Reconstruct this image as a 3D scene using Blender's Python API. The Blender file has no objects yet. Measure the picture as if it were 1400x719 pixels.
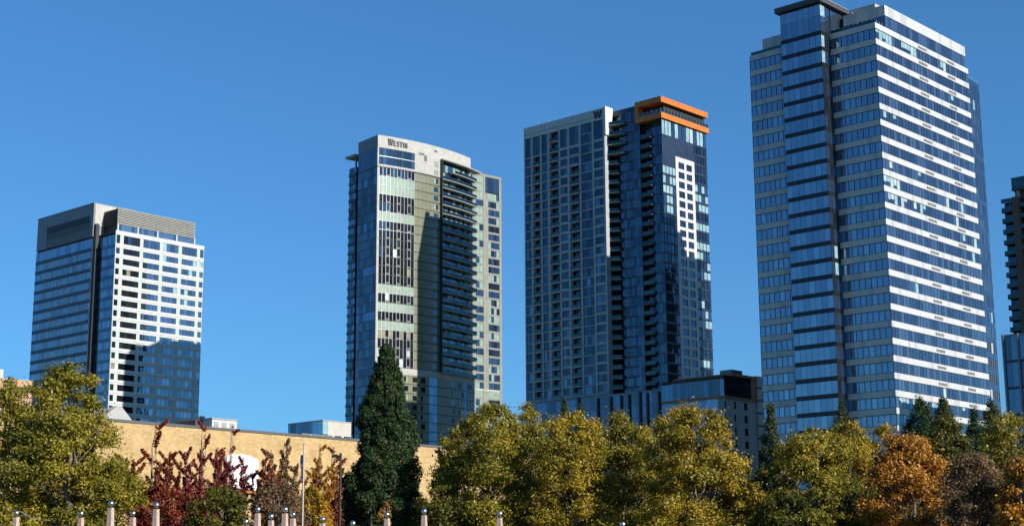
import bpy, math, random
import numpy as np
from mathutils import Matrix, Vector

S = bpy.context.scene
C = S.collection
random.seed(7)
RNG = np.random.default_rng(7)

# ------------------------------------------------------------------ camera, sky, sun, exposure
FPX, YAW, PITCH, ROLL = 2117.0, math.radians(42.505), math.radians(11.568), math.radians(-0.356)
_w = np.array([math.cos(YAW)*math.cos(PITCH), math.sin(YAW)*math.cos(PITCH), math.sin(PITCH)])
_r = np.array([math.sin(YAW), -math.cos(YAW), 0.0])
_u = np.cross(_r, _w)
CR = _r*math.cos(ROLL) + _u*math.sin(ROLL)
CU = -_r*math.sin(ROLL) + _u*math.cos(ROLL)
CW = _w
cam_d = bpy.data.cameras.new('camera')
cam = bpy.data.objects.new('camera', cam_d)
C.objects.link(cam)
M = Matrix.Identity(4)
for i in range(3):
    M[i][0], M[i][1], M[i][2] = CR[i], CU[i], -CW[i]
cam.matrix_world = M
cam_d.sensor_width = 36.0
cam_d.lens = FPX/1400*36.0
cam_d.clip_start = 0.5
cam_d.clip_end = 20000
S.camera = cam

SUN_EL, SUN_E_OF_S = math.radians(27.2), math.radians(5.5)
sun_dir = Vector((math.sin(SUN_E_OF_S)*math.cos(SUN_EL), -math.cos(SUN_E_OF_S)*math.cos(SUN_EL), math.sin(SUN_EL)))
wd = bpy.data.worlds.new('World')
S.world = wd
wd.use_nodes = True
nt = wd.node_tree
bg = nt.nodes['Background']
sky = nt.nodes.new('ShaderNodeTexSky')
sky.sky_type = 'NISHITA'
sky.sun_disc = False
sky.sun_elevation = SUN_EL
sky.sun_rotation = math.pi - SUN_E_OF_S
sky.altitude = 50
sky.air_density = 1.0
sky.dust_density = 0.3
sky.ozone_density = 4.0
gm = nt.nodes.new('ShaderNodeGamma')              # clear dry autumn air: a deeper, evener blue all over the sky
gm.inputs['Gamma'].default_value = 0.8
tn = nt.nodes.new('ShaderNodeVectorMath')
tn.operation = 'MULTIPLY'
tn.inputs[1].default_value = (0.405, 0.865, 1.28)
nt.links.new(sky.outputs['Color'], gm.inputs['Color'])
nt.links.new(gm.outputs['Color'], tn.inputs[0])
nt.links.new(tn.outputs['Vector'], bg.inputs['Color'])
bg.inputs['Strength'].default_value = 0.10

sun_l = bpy.data.lights.new('sun', 'SUN')
sun_l.energy = 5.0
sun_l.angle = math.radians(0.53)
sun_l.color = (1.0, 0.945, 0.86)
sun_o = bpy.data.objects.new('sun', sun_l)
C.objects.link(sun_o)
sun_o.rotation_euler = sun_dir.to_track_quat('Z', 'Y').to_euler()
sun_o.location = sun_dir*600

S.view_settings.view_transform = 'Standard'
S.view_settings.look = 'None'
S.view_settings.gamma = 1.0
S.view_settings.exposure = 0.55
S.view_settings.use_curve_mapping = False

# ------------------------------------------------------------------ photo pixel -> direction
def ray(x, y): return CW*FPX + CR*(x-700) - CU*(y-359.5)
def on_x(x, y, X): d = ray(x, y); return d/d[0]*X
def on_y(x, y, Y): d = ray(x, y); return d/d[1]*Y
def at_d(x, y, dist): d = ray(x, y); return d/math.hypot(d[0], d[1])*dist

def smooth(a, b, x):
    t = np.clip((x-a)/(b-a), 0, 1)
    return t*t*(3-2*t)
def ground_z(x, y):
    r = np.hypot(x, y)
    return -1.7 + 3.2*smooth(25, 110, r) + 8.0*smooth(180, 330, r)

# ------------------------------------------------------------------ materials
MATS = {}
def mat_base(name):
    m = bpy.data.materials.new(name)
    m.use_nodes = True
    MATS[name] = m
    return m, m.node_tree, m.node_tree.nodes['Principled BSDF']

def N(nt, t, **kw):
    n = nt.nodes.new(t)
    for k, v in kw.items():
        setattr(n, k, v)
    return n

def plain(name, col, rough=0.6, metal=0.0, var=0.12, scale=0.6, bump=0.0, streak=0.0, spec=0.4):
    """painted / stone / metal surface with mottling, faint streaks and optional relief"""
    m, nt, b = mat_base(name)
    g = N(nt, 'ShaderNodeNewGeometry')
    no = N(nt, 'ShaderNodeTexNoise'); no.inputs['Scale'].default_value = scale; no.inputs['Detail'].default_value = 6
    mp = N(nt, 'ShaderNodeMapping'); mp.inputs['Scale'].default_value = (1, 1, 0.25 if streak else 1)
    nt.links.new(g.outputs['Position'], mp.inputs['Vector'])
    nt.links.new(mp.outputs['Vector'], no.inputs['Vector'])
    oi = N(nt, 'ShaderNodeObjectInfo')
    mr = N(nt, 'ShaderNodeMapRange'); mr.inputs['From Min'].default_value = 0.3; mr.inputs['From Max'].default_value = 0.7
    mr.inputs['To Min'].default_value = 1-var; mr.inputs['To Max'].default_value = 1+var*0.6
    nt.links.new(no.outputs['Fac'], mr.inputs['Value'])
    mr2 = N(nt, 'ShaderNodeMapRange'); mr2.inputs['To Min'].default_value = 1-var*0.4; mr2.inputs['To Max'].default_value = 1+var*0.3
    nt.links.new(oi.outputs['Random'], mr2.inputs['Value'])
    mu = N(nt, 'ShaderNodeMath', operation='MULTIPLY')
    nt.links.new(mr.outputs['Result'], mu.inputs[0]); nt.links.new(mr2.outputs['Result'], mu.inputs[1])
    vm = N(nt, 'ShaderNodeVectorMath', operation='SCALE')
    vm.inputs[0].default_value = tuple(0.86*c for c in col)
    nt.links.new(mu.outputs[0], vm.inputs['Scale'])
    nt.links.new(vm.outputs['Vector'], b.inputs['Base Color'])
    b.inputs['Roughness'].default_value = rough
    b.inputs['Metallic'].default_value = metal
    b.inputs['Specular IOR Level'].default_value = spec
    if bump:
        bp = N(nt, 'ShaderNodeBump'); bp.inputs['Strength'].default_value = bump; bp.inputs['Distance'].default_value = 0.05
        n2 = N(nt, 'ShaderNodeTexNoise'); n2.inputs['Scale'].default_value = 9; n2.inputs['Detail'].default_value = 4
        nt.links.new(g.outputs['Position'], n2.inputs['Vector'])
        nt.links.new(n2.outputs['Fac'], bp.inputs['Height'])
        nt.links.new(bp.outputs['Normal'], b.inputs['Normal'])
    return m

def glass(name, refl, body=(0.01, 0.018, 0.026), metal=0.85, rough=0.03, var=0.25, warp=0.012):
    """coated facade glass: tinted mirror over a dark room, each pane a little different"""
    m, nt, b = mat_base(name)
    g = N(nt, 'ShaderNodeNewGeometry'); oi = N(nt, 'ShaderNodeObjectInfo')
    ad = N(nt, 'ShaderNodeMath', operation='ADD')
    nt.links.new(g.outputs['Random Per Island'], ad.inputs[0]); nt.links.new(oi.outputs['Random'], ad.inputs[1])
    fr = N(nt, 'ShaderNodeMath', operation='FRACT'); nt.links.new(ad.outputs[0], fr.inputs[0])
    mr = N(nt, 'ShaderNodeMapRange'); mr.inputs['To Min'].default_value = 1-var; mr.inputs['To Max'].default_value = 1+var*0.7
    nt.links.new(fr.outputs[0], mr.inputs['Value'])
    vm = N(nt, 'ShaderNodeVectorMath', operation='SCALE'); vm.inputs[0].default_value = refl
    nt.links.new(mr.outputs['Result'], vm.inputs['Scale'])
    nt.links.new(vm.outputs['Vector'], b.inputs['Base Color'])
    b.inputs['Metallic'].default_value = metal
    b.inputs['Roughness'].default_value = rough
    if warp:
        no = N(nt, 'ShaderNodeTexNoise'); no.inputs['Scale'].default_value = 0.7; no.inputs['Detail'].default_value = 1
        nt.links.new(g.outputs['Position'], no.inputs['Vector'])
        bp = N(nt, 'ShaderNodeBump'); bp.inputs['Strength'].default_value = 1.0; bp.inputs['Distance'].default_value = warp
        nt.links.new(no.outputs['Fac'], bp.inputs['Height']); nt.links.new(bp.outputs['Normal'], b.inputs['Normal'])
    return m

def blind(name, col, var=0.25):
    """window with a drawn blind right behind clear glass"""
    m = plain(name, col, rough=0.5, var=var, scale=0.8, spec=0.5)
    b = m.node_tree.nodes['Principled BSDF']
    b.inputs['Coat Weight'].default_value = 0.6; b.inputs['Coat Roughness'].default_value = 0.03
    return m

def leafmat(name, cols, clump=0.45, trans=0.3, rough=0.48, spec=0.35):
    """leaf colours drawn per leaf (island) and per clump (noise)"""
    m, nt, b = mat_base(name)
    g = N(nt, 'ShaderNodeNewGeometry')
    no = N(nt, 'ShaderNodeTexNoise'); no.inputs['Scale'].default_value = clump; no.inputs['Detail'].default_value = 3
    nt.links.new(g.outputs['Position'], no.inputs['Vector'])
    a = N(nt, 'ShaderNodeMath', operation='MULTIPLY_ADD'); a.inputs[1].default_value = 0.5
    sc = N(nt, 'ShaderNodeMapRange'); sc.inputs['From Min'].default_value = 0.28; sc.inputs['From Max'].default_value = 0.72
    sc.inputs['To Max'].default_value = 0.55
    nt.links.new(no.outputs['Fac'], sc.inputs['Value'])
    nt.links.new(g.outputs['Random Per Island'], a.inputs[0]); nt.links.new(sc.outputs['Result'], a.inputs[2])
    rp = N(nt, 'ShaderNodeValToRGB')
    el = rp.color_ramp.elements
    n = len(cols)
    el[0].position = 0.08; el[0].color = (*(0.9*c for c in cols[0]), 1)
    el[1].position = 0.97; el[1].color = (*(0.9*c for c in cols[-1]), 1)
    for i in range(1, n-1):
        e = el.new(0.08+0.89*i/(n-1)); e.color = (*(0.9*c for c in cols[i]), 1)
    nt.links.new(a.outputs[0], rp.inputs['Fac'])
    nt.links.new(rp.outputs['Color'], b.inputs['Base Color'])
    b.inputs['Roughness'].default_value = rough
    b.inputs['Specular IOR Level'].default_value = spec
    tr = N(nt, 'ShaderNodeBsdfTranslucent'); nt.links.new(rp.outputs['Color'], tr.inputs['Color'])
    mx = N(nt, 'ShaderNodeMixShader'); mx.inputs['Fac'].default_value = trans
    out = nt.nodes['Material Output']
    nt.links.new(b.outputs[0], mx.inputs[1]); nt.links.new(tr.outputs[0], mx.inputs[2]); nt.links.new(mx.outputs[0], out.inputs['Surface'])
    return m

plain('core', (0.02, 0.025, 0.03), 0.7, var=0.3)
plain('roofing', (0.28, 0.28, 0.27), 0.9, var=0.25, scale=0.3)
plain('mullion_dark', (0.03, 0.04, 0.05), 0.4, 0.5)
plain('mullion_light', (0.55, 0.57, 0.58), 0.4, 0.3)
# office tower right
plain('alu_white', (0.52, 0.53, 0.53), 0.45, 0.0, var=0.1, scale=0.45)
plain('band_black', (0.012, 0.013, 0.018), 0.3, var=0.2)
plain('slab_dark', (0.06, 0.06, 0.065), 0.5)
plain('cream_wall', (0.48, 0.46, 0.41), 0.7)
plain('vent_grey', (0.15, 0.15, 0.145), 0.6, var=0.2)
glass('glass_blue', (0.21, 0.285, 0.365), var=0.10)
glass('glass_blue_clear', (0.26, 0.345, 0.425), var=0.10)
glass('glass_deep', (0.115, 0.175, 0.25), var=0.2)
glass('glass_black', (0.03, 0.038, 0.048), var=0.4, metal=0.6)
blind('blind_teal', (0.26, 0.42, 0.46))
blind('blind_white', (0.42, 0.50, 0.51))
# hotel residence tower with grey grid
plain('grid_grey', (0.39, 0.42, 0.44), 0.6, var=0.12)
plain('grid_light', (0.50, 0.52, 0.53), 0.6, var=0.1)
plain('white_panel', (0.58, 0.575, 0.56), 0.6, var=0.06)
plain('orange_metal', (0.60, 0.17, 0.02), 0.4, 0.0, var=0.12)
plain('brown_metal', (0.36, 0.14, 0.03), 0.45, 0.0, var=0.2)
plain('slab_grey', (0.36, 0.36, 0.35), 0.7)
plain('slab_charcoal', (0.10, 0.10, 0.10), 0.7)  # charcoal grey, for balcony slabs, coping and a roof edge
glass('glass_navy', (0.05, 0.078, 0.105), var=0.25)
glass('glass_navy2', (0.08, 0.115, 0.15), var=0.2)
glass('rail_teal', (0.05, 0.085, 0.085), var=0.3)
plain('navy_panel', (0.022, 0.036, 0.07), 0.35, var=0.2)
# olive tower
plain('olive_panel', (0.19, 0.195, 0.125), 0.35, var=0.12, scale=0.25, spec=0.6)
plain('stone_white', (0.42, 0.41, 0.375), 0.7, var=0.14, scale=0.5)
plain('grey_stone', (0.24, 0.24, 0.21), 0.7, var=0.15, scale=0.6)
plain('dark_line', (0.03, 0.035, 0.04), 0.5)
blind('blind_green', (0.23, 0.33, 0.255), 0.2)
blind('blind_olive', (0.20, 0.20, 0.11), 0.3)
glass('glass_grey', (0.10, 0.14, 0.17), var=0.35)
plain('sign_black', (0.02, 0.02, 0.025), 0.4)
plain('slab_pale', (0.33, 0.33, 0.30), 0.6)
# left office tower
plain('conc_white', (0.54, 0.56, 0.54), 0.6, var=0.08)
plain('conc_mint', (0.45, 0.52, 0.48), 0.6, var=0.08)
plain('grey_metal', (0.21, 0.23, 0.25), 0.5, 0.2, var=0.12)
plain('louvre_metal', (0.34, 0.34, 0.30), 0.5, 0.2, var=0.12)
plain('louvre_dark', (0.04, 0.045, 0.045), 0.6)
glass('glass_steel', (0.145, 0.215, 0.28), var=0.15)
# mall etc.
plain('pavilion', (0.45, 0.43, 0.38), 0.7, var=0.1)
plain('brown_conc', (0.16, 0.12, 0.09), 0.7, var=0.15)
plain('pink_wall', (0.55, 0.33, 0.2), 0.8, var=0.1)
plain('sign_white', (0.70, 0.71, 0.73), 0.5, var=0.03)
plain('metal_pole', (0.45, 0.43, 0.40), 0.4, 0.6)
plain('dark_pole', (0.02, 0.018, 0.016), 0.5)
plain('granite', (0.52, 0.38, 0.31), 0.6, var=0.18, scale=7)
plain('flag_red', (0.16, 0.02, 0.025), 0.8); plain('flag_white', (0.2, 0.18, 0.18), 0.8); plain('flag_blue', (0.02, 0.03, 0.12), 0.8)
m, nt_, b_ = mat_base('chrome'); b_.inputs['Base Color'].default_value = (0.62, 0.62, 0.62, 1); b_.inputs['Metallic'].default_value = 1; b_.inputs['Roughness'].default_value = 0.25
plain('bark', (0.13, 0.10, 0.075), 0.9, var=0.35, scale=5, bump=0.6)
plain('bark_pale', (0.20, 0.17, 0.135), 0.9, var=0.3, scale=5, bump=0.5)

def brickmat():
    m, nt, b = mat_base('tan_brick')
    g = N(nt, 'ShaderNodeNewGeometry')
    mp = N(nt, 'ShaderNodeMapping'); mp.inputs['Rotation'].default_value = (math.radians(90), 0, 0)
    nt.links.new(g.outputs['Position'], mp.inputs['Vector'])
    br = N(nt, 'ShaderNodeTexBrick'); br.inputs['Scale'].default_value = 1.0
    br.inputs['Brick Width'].default_value = 0.42; br.inputs['Row Height'].default_value = 0.2; br.inputs['Mortar Size'].default_value = 0.012
    br.inputs['Color1'].default_value = (0.49, 0.335, 0.15, 1); br.inputs['Color2'].default_value = (0.38, 0.25, 0.105, 1); br.inputs['Mortar'].default_value = (0.43, 0.3, 0.14, 1)
    nt.links.new(mp.outputs['Vector'], br.inputs['Vector'])
    no = N(nt, 'ShaderNodeTexNoise'); no.inputs['Scale'].default_value = 0.7; no.inputs['Detail'].default_value = 6; no.inputs['Roughness'].default_value = 0.7
    nt.links.new(mp.outputs['Vector'], no.inputs['Vector'])
    mr = N(nt, 'ShaderNodeMapRange'); mr.inputs['From Min'].default_value = 0.3; mr.inputs['From Max'].default_value = 0.7; mr.inputs['To Min'].default_value = 0.74; mr.inputs['To Max'].default_value = 1.1
    nt.links.new(no.outputs['Fac'], mr.inputs['Value'])
    vm = N(nt, 'ShaderNodeVectorMath', operation='SCALE')
    nt.links.new(br.outputs['Color'], vm.inputs[0]); nt.links.new(mr.outputs['Result'], vm.inputs['Scale'])
    nt.links.new(vm.outputs['Vector'], b.inputs['Base Color'])
    b.inputs['Roughness'].default_value = 0.85
    bp = N(nt, 'ShaderNodeBump'); bp.inputs['Strength'].default_value = 0.5; bp.inputs['Distance'].default_value = 0.08
    nt.links.new(no.outputs['Fac'], bp.inputs['Height']); nt.links.new(bp.outputs['Normal'], b.inputs['Normal'])
brickmat()

def panelmat():
    """aluminium band of panels, every few of them a grey shade"""
    m, nt, b = mat_base('alu_panels')
    g = N(nt, 'ShaderNodeNewGeometry')
    sx = N(nt, 'ShaderNodeSeparateXYZ'); nt.links.new(g.outputs['Position'], sx.inputs[0])
    ad = N(nt, 'ShaderNodeMath', operation='ADD'); nt.links.new(sx.outputs['X'], ad.inputs[0]); nt.links.new(sx.outputs['Y'], ad.inputs[1])
    dv = N(nt, 'ShaderNodeMath', operation='DIVIDE'); dv.inputs[1].default_value = 1.55; nt.links.new(ad.outputs[0], dv.inputs[0])
    fl = N(nt, 'ShaderNodeMath', operation='FLOOR'); nt.links.new(dv.outputs[0], fl.inputs[0])
    dz = N(nt, 'ShaderNodeMath', operation='DIVIDE'); dz.inputs[1].default_value = 4.103; nt.links.new(sx.outputs['Z'], dz.inputs[0])
    fz = N(nt, 'ShaderNodeMath', operation='FLOOR'); nt.links.new(dz.outputs[0], fz.inputs[0])
    cb = N(nt, 'ShaderNodeCombineXYZ'); nt.links.new(fl.outputs[0], cb.inputs[0]); nt.links.new(fz.outputs[0], cb.inputs[1])
    wn = N(nt, 'ShaderNodeTexWhiteNoise', noise_dimensions='2D'); nt.links.new(cb.outputs[0], wn.inputs['Vector'])
    rp = N(nt, 'ShaderNodeValToRGB'); rp.color_ramp.interpolation = 'CONSTANT'
    e = rp.color_ramp.elements
    e[0].position = 0; e[0].color = (0.36, 0.37, 0.37, 1); e[1].position = 0.13; e[1].color = (0.43, 0.44, 0.435, 1)
    for p_, c_ in ((0.4, 0.445), (0.6, 0.43), (0.8, 0.455)):
        q = e.new(p_); q.color = (c_, c_, c_*0.98, 1)
    nt.links.new(wn.outputs['Value'], rp.inputs['Fac']); nt.links.new(rp.outputs['Color'], b.inputs['Base Color'])
    b.inputs['Roughness'].default_value = 0.45
panelmat()

leafmat('leaf_olive', [(0.06, 0.075, 0.010), (0.14, 0.14, 0.014), (0.25, 0.21, 0.018), (0.38, 0.29, 0.026), (0.54, 0.41, 0.06)])
leafmat('leaf_gold', [(0.075, 0.08, 0.010), (0.19, 0.16, 0.014), (0.33, 0.24, 0.018), (0.48, 0.32, 0.026), (0.60, 0.43, 0.06)])
leafmat('leaf_green', [(0.035, 0.045, 0.008), (0.08, 0.085, 0.012), (0.14, 0.13, 0.016), (0.24, 0.19, 0.025)], spec=0.3)
leafmat('leaf_red', [(0.06, 0.010, 0.010), (0.14, 0.022, 0.014), (0.23, 0.04, 0.02), (0.34, 0.09, 0.03), (0.42, 0.17, 0.05)])
leafmat('leaf_crimson', [(0.08, 0.010, 0.015), (0.17, 0.018, 0.022), (0.26, 0.035, 0.03), (0.34, 0.09, 0.05)])
leafmat('leaf_rust', [(0.10, 0.045, 0.012), (0.25, 0.105, 0.016), (0.42, 0.18, 0.02), (0.58, 0.27, 0.03), (0.64, 0.40, 0.08)])
leafmat('leaf_brown', [(0.08, 0.05, 0.025), (0.17, 0.10, 0.045), (0.27, 0.155, 0.07), (0.38, 0.24, 0.12)])
leafmat('leaf_yellow', [(0.16, 0.10, 0.01), (0.34, 0.2, 0.012), (0.5, 0.3, 0.015), (0.62, 0.4, 0.03)])
leafmat('needle', [(0.012, 0.025, 0.008), (0.022, 0.046, 0.014), (0.038, 0.07, 0.02), (0.06, 0.095, 0.03)], trans=0.12, rough=0.6, spec=0.22)
leafmat('needle_olive', [(0.015, 0.028, 0.012), (0.035, 0.05, 0.016), (0.06, 0.075, 0.022), (0.10, 0.10, 0.03)], trans=0.15, rough=0.6, spec=0.22)

def grassmat():
    m, nt, b = mat_base('park_grass')
    no = N(nt, 'ShaderNodeTexNoise'); no.inputs['Scale'].default_value = 0.15; no.inputs['Detail'].default_value = 8
    g = N(nt, 'ShaderNodeNewGeometry'); nt.links.new(g.outputs['Position'], no.inputs['Vector'])
    rp = N(nt, 'ShaderNodeValToRGB'); rp.color_ramp.elements[0].color = (0.04, 0.06, 0.02, 1); rp.color_ramp.elements[1].color = (0.09, 0.11, 0.035, 1)
    nt.links.new(no.outputs['Fac'], rp.inputs['Fac']); nt.links.new(rp.outputs['Color'], b.inputs['Base Color']); b.inputs['Roughness'].default_value = 0.9
grassmat()

# ------------------------------------------------------------------ object helpers
WM = {}
def link(o, parent=None, M=None):
    C.objects.link(o)
    M = M or Matrix.Identity(4)
    if parent is not None:
        o.parent = parent
        o.matrix_parent_inverse = WM[parent.name].inverted()
    o.matrix_basis = M
    WM[o.name] = M
    return o

def tag(o, label=None, cat=None, group=None, kind=None):
    if label: o['label'] = label
    if cat: o['category'] = cat
    if group: o['group'] = group
    if kind: o['kind'] = kind
    return o

def thing(name, loc, label, cat, group=None):
    o = bpy.data.objects.new(name, None)
    o.empty_display_size = 0.5
    link(o, None, Matrix.Translation(Vector(loc)))
    return tag(o, label, cat, group)

class MB:
    """collects boxes, quads and tubes into ONE mesh"""
    def __init__(s): s.v = []; s.f = []; s.m = []; s.mats = []
    def mi(s, mat):
        if mat not in s.mats: s.mats.append(mat)
        return s.mats.index(mat)
    def add(s, vs, fs, mat):
        b = len(s.v); k = s.mi(mat)
        s.v += [tuple(map(float, p)) for p in vs]
        for f in fs: s.f.append([b+i for i in f]); s.m.append(k)
    def hexa(s, p, mat):   # 8 points: bottom 4 ccw, top 4 ccw
        s.add(p, [(3, 2, 1, 0), (4, 5, 6, 7), (0, 1, 5, 4), (1, 2, 6, 5), (2, 3, 7, 6), (3, 0, 4, 7)], mat)
    def box(s, x0, x1, y0, y1, z0, z1, mat):
        s.hexa([(x0, y0, z0), (x1, y0, z0), (x1, y1, z0), (x0, y1, z0), (x0, y0, z1), (x1, y0, z1), (x1, y1, z1), (x0, y1, z1)], mat)
    def prism(s, pts, z0, z1, mat):
        n = len(pts)
        vs = [(p[0], p[1], z0) for p in pts] + [(p[0], p[1], z1) for p in pts]
        fs = [tuple(range(n-1, -1, -1)), tuple(range(n, 2*n))] + [(i, (i+1) % n, n+(i+1) % n, n+i) for i in range(n)]
        s.add(vs, fs, mat)
    def fbox(s, F, s0, s1, o0, o1, z0, z1, mat):
        P = [F.p(s0, o1, z0), F.p(s1, o1, z0), F.p(s1, o0, z0), F.p(s0, o0, z0)]
        s.hexa(P + [(p[0], p[1], z1) for p in P], mat)
    def tube(s, a, b, r0, r1, mat, n=6):
        a = np.array(a, float); b = np.array(b, float); d = b-a; d /= np.linalg.norm(d)+1e-9
        e = np.cross(d, [0.3, 0.2, 0.93]); e /= np.linalg.norm(e)+1e-9; g = np.cross(d, e)
        vs = []
        for c, r in ((a, r0), (b, r1)):
            for i in range(n):
                t = 2*math.pi*i/n; vs.append(c+(e*math.cos(t)+g*math.sin(t))*r)
        s.add(vs, [(i, (i+1) % n, n+(i+1) % n, n+i) for i in range(n)] + [tuple(range(n, 2*n))], mat)
    def build(s, name, parent=None, M=None, smooth_=False):
        me = bpy.data.meshes.new(name)
        W = M or (WM[parent.name] if parent is not None else Matrix.Identity(4))
        t = W.to_translation()
        me.from_pydata([(v[0]-t.x, v[1]-t.y, v[2]-t.z) for v in s.v], [], s.f)
        for k in s.mats: me.materials.append(MATS[k])
        me.polygons.foreach_set('material_index', s.m)
        if smooth_: me.polygons.foreach_set('use_smooth', [True]*len(s.f))
        me.update()
        return link(bpy.data.objects.new(name, me), parent, Matrix.Translation(t))

class Fac:
    """one flat facade, s runs left to right as seen from outside, o points outward"""
    def __init__(s, a, b):
        s.a = np.array(a[:2], float); d = np.array(b[:2], float)-s.a
        s.L = float(np.linalg.norm(d)); s.d = d/s.L; s.n = np.array([s.d[1], -s.d[0]])
    def p(s, t, o, z):
        q = s.a+s.d*t+s.n*o
        return (q[0], q[1], z)

CUBE = {}
def cube(mat):
    if mat not in CUBE:
        b = MB(); b.box(-.5, .5, -.5, .5, -.5, .5, mat)
        me = bpy.data.meshes.new('block_'+mat); me.from_pydata(b.v, [], b.f); me.materials.append(MATS[mat]); me.update()
        CUBE[mat] = me
    return CUBE[mat]

def piece(name, parent, mat, F, s0, s1, o0, o1, z0, z1, ta=0.0, tb=0.0):
    """one block of a facade as an object of its own (alike blocks share their mesh)"""
    c = F.p((s0+s1)/2, (o0+o1)/2, (z0+z1)/2)
    d = np.array([F.d[0], F.d[1], 0.0]); n = np.array([F.n[0], F.n[1], 0.0]); z = np.array([0, 0, 1.0])
    d2 = d + n*ta; z2 = z + n*tb; n2 = n - d*ta - z*tb
    M = Matrix.Identity(4)
    for i in range(3):
        M[i][0] = d2[i]*(s1-s0); M[i][1] = -n2[i]*(o1-o0); M[i][2] = z2[i]*(z1-z0); M[i][3] = c[i]
    return link(bpy.data.objects.new(name, cube(mat)), parent, M)

class Panes:
    """all the panes of one building: the largest 290 become objects, the rest one mesh"""
    def __init__(s, tilt=0.0035): s.l = []; s.tilt = tilt
    def add(s, F, s0, s1, z0, z1, o, mat, prio=0): s.l.append((prio, F, s0, s1, z0, z1, o, mat))
    def grid(s, F, s0, s1, n, z0, z1, o, mats, gap=0.05, prio=0):
        w = (s1-s0)/n
        for i in range(n):
            mt = mats if isinstance(mats, str) else mats(i)
            s.add(F, s0+i*w+gap/2, s0+(i+1)*w-gap/2, z0, z1, o, mt, prio)
    def build(s, parent, name='window_pane', top=290):
        L = sorted(s.l, key=lambda q: (-q[0], -(q[3]-q[2])*(q[5]-q[4])))
        mb = MB()
        for k, (pr, F, s0, s1, z0, z1, o, mat) in enumerate(L):
            ta, tb = random.gauss(0, s.tilt), random.gauss(0, s.tilt)
            if k < top:
                piece(name, parent, mat, F, s0, s1, o-0.05, o, z0, z1, ta, tb)
            else:
                a = ta*(s1-s0)/2; b = tb*(z1-z0)/2
                P = [F.p(s0, o-a-b, z0), F.p(s1, o+a-b, z0), F.p(s1, o+a+b, z1), F.p(s0, o-a+b, z1)]
                mb.add(P, [(0, 1, 2, 3)], mat)
        if mb.v: tag(mb.build(name, parent), kind='stuff')

def choose(*ws):
    """weighted material picker"""
    tot = sum(w for _, w in ws); r = random.random()*tot
    for m, w in ws:
        r -= w
        if r <= 0: return m
    return ws[-1][0]

GZ = 9.5   # street level round the towers

# ------------------------------------------------------------------ ground
def make_ground():
    rs = [0.0, 6, 12, 18, 25, 32, 40, 48, 56, 64, 72, 80, 90, 100, 110, 125, 150, 180, 200, 220, 240, 260, 280, 300, 330, 400, 600, 1000, 2000, 5000, 9000]
    n = 64
    vs = [(0, 0, float(ground_z(0, 0)))]; fs = []
    for r in rs[1:]:
        for i in range(n):
            t = 2*math.pi*i/n; x, y = r*math.cos(t), r*math.sin(t)
            vs.append((x, y, float(ground_z(x, y))))
    for i in range(n): fs.append((0, 1+i, 1+(i+1) % n))
    for k in range(len(rs)-2):
        b = 1+k*n
        for i in range(n): fs.append((b+i, b+n+i, b+n+(i+1) % n, b+(i+1) % n))
    me = bpy.data.meshes.new('ground'); me.from_pydata(vs, [], fs); me.materials.append(MATS['park_grass']); me.update()
    tag(link(bpy.data.objects.new('ground', me)), kind='structure')
make_ground()

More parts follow.
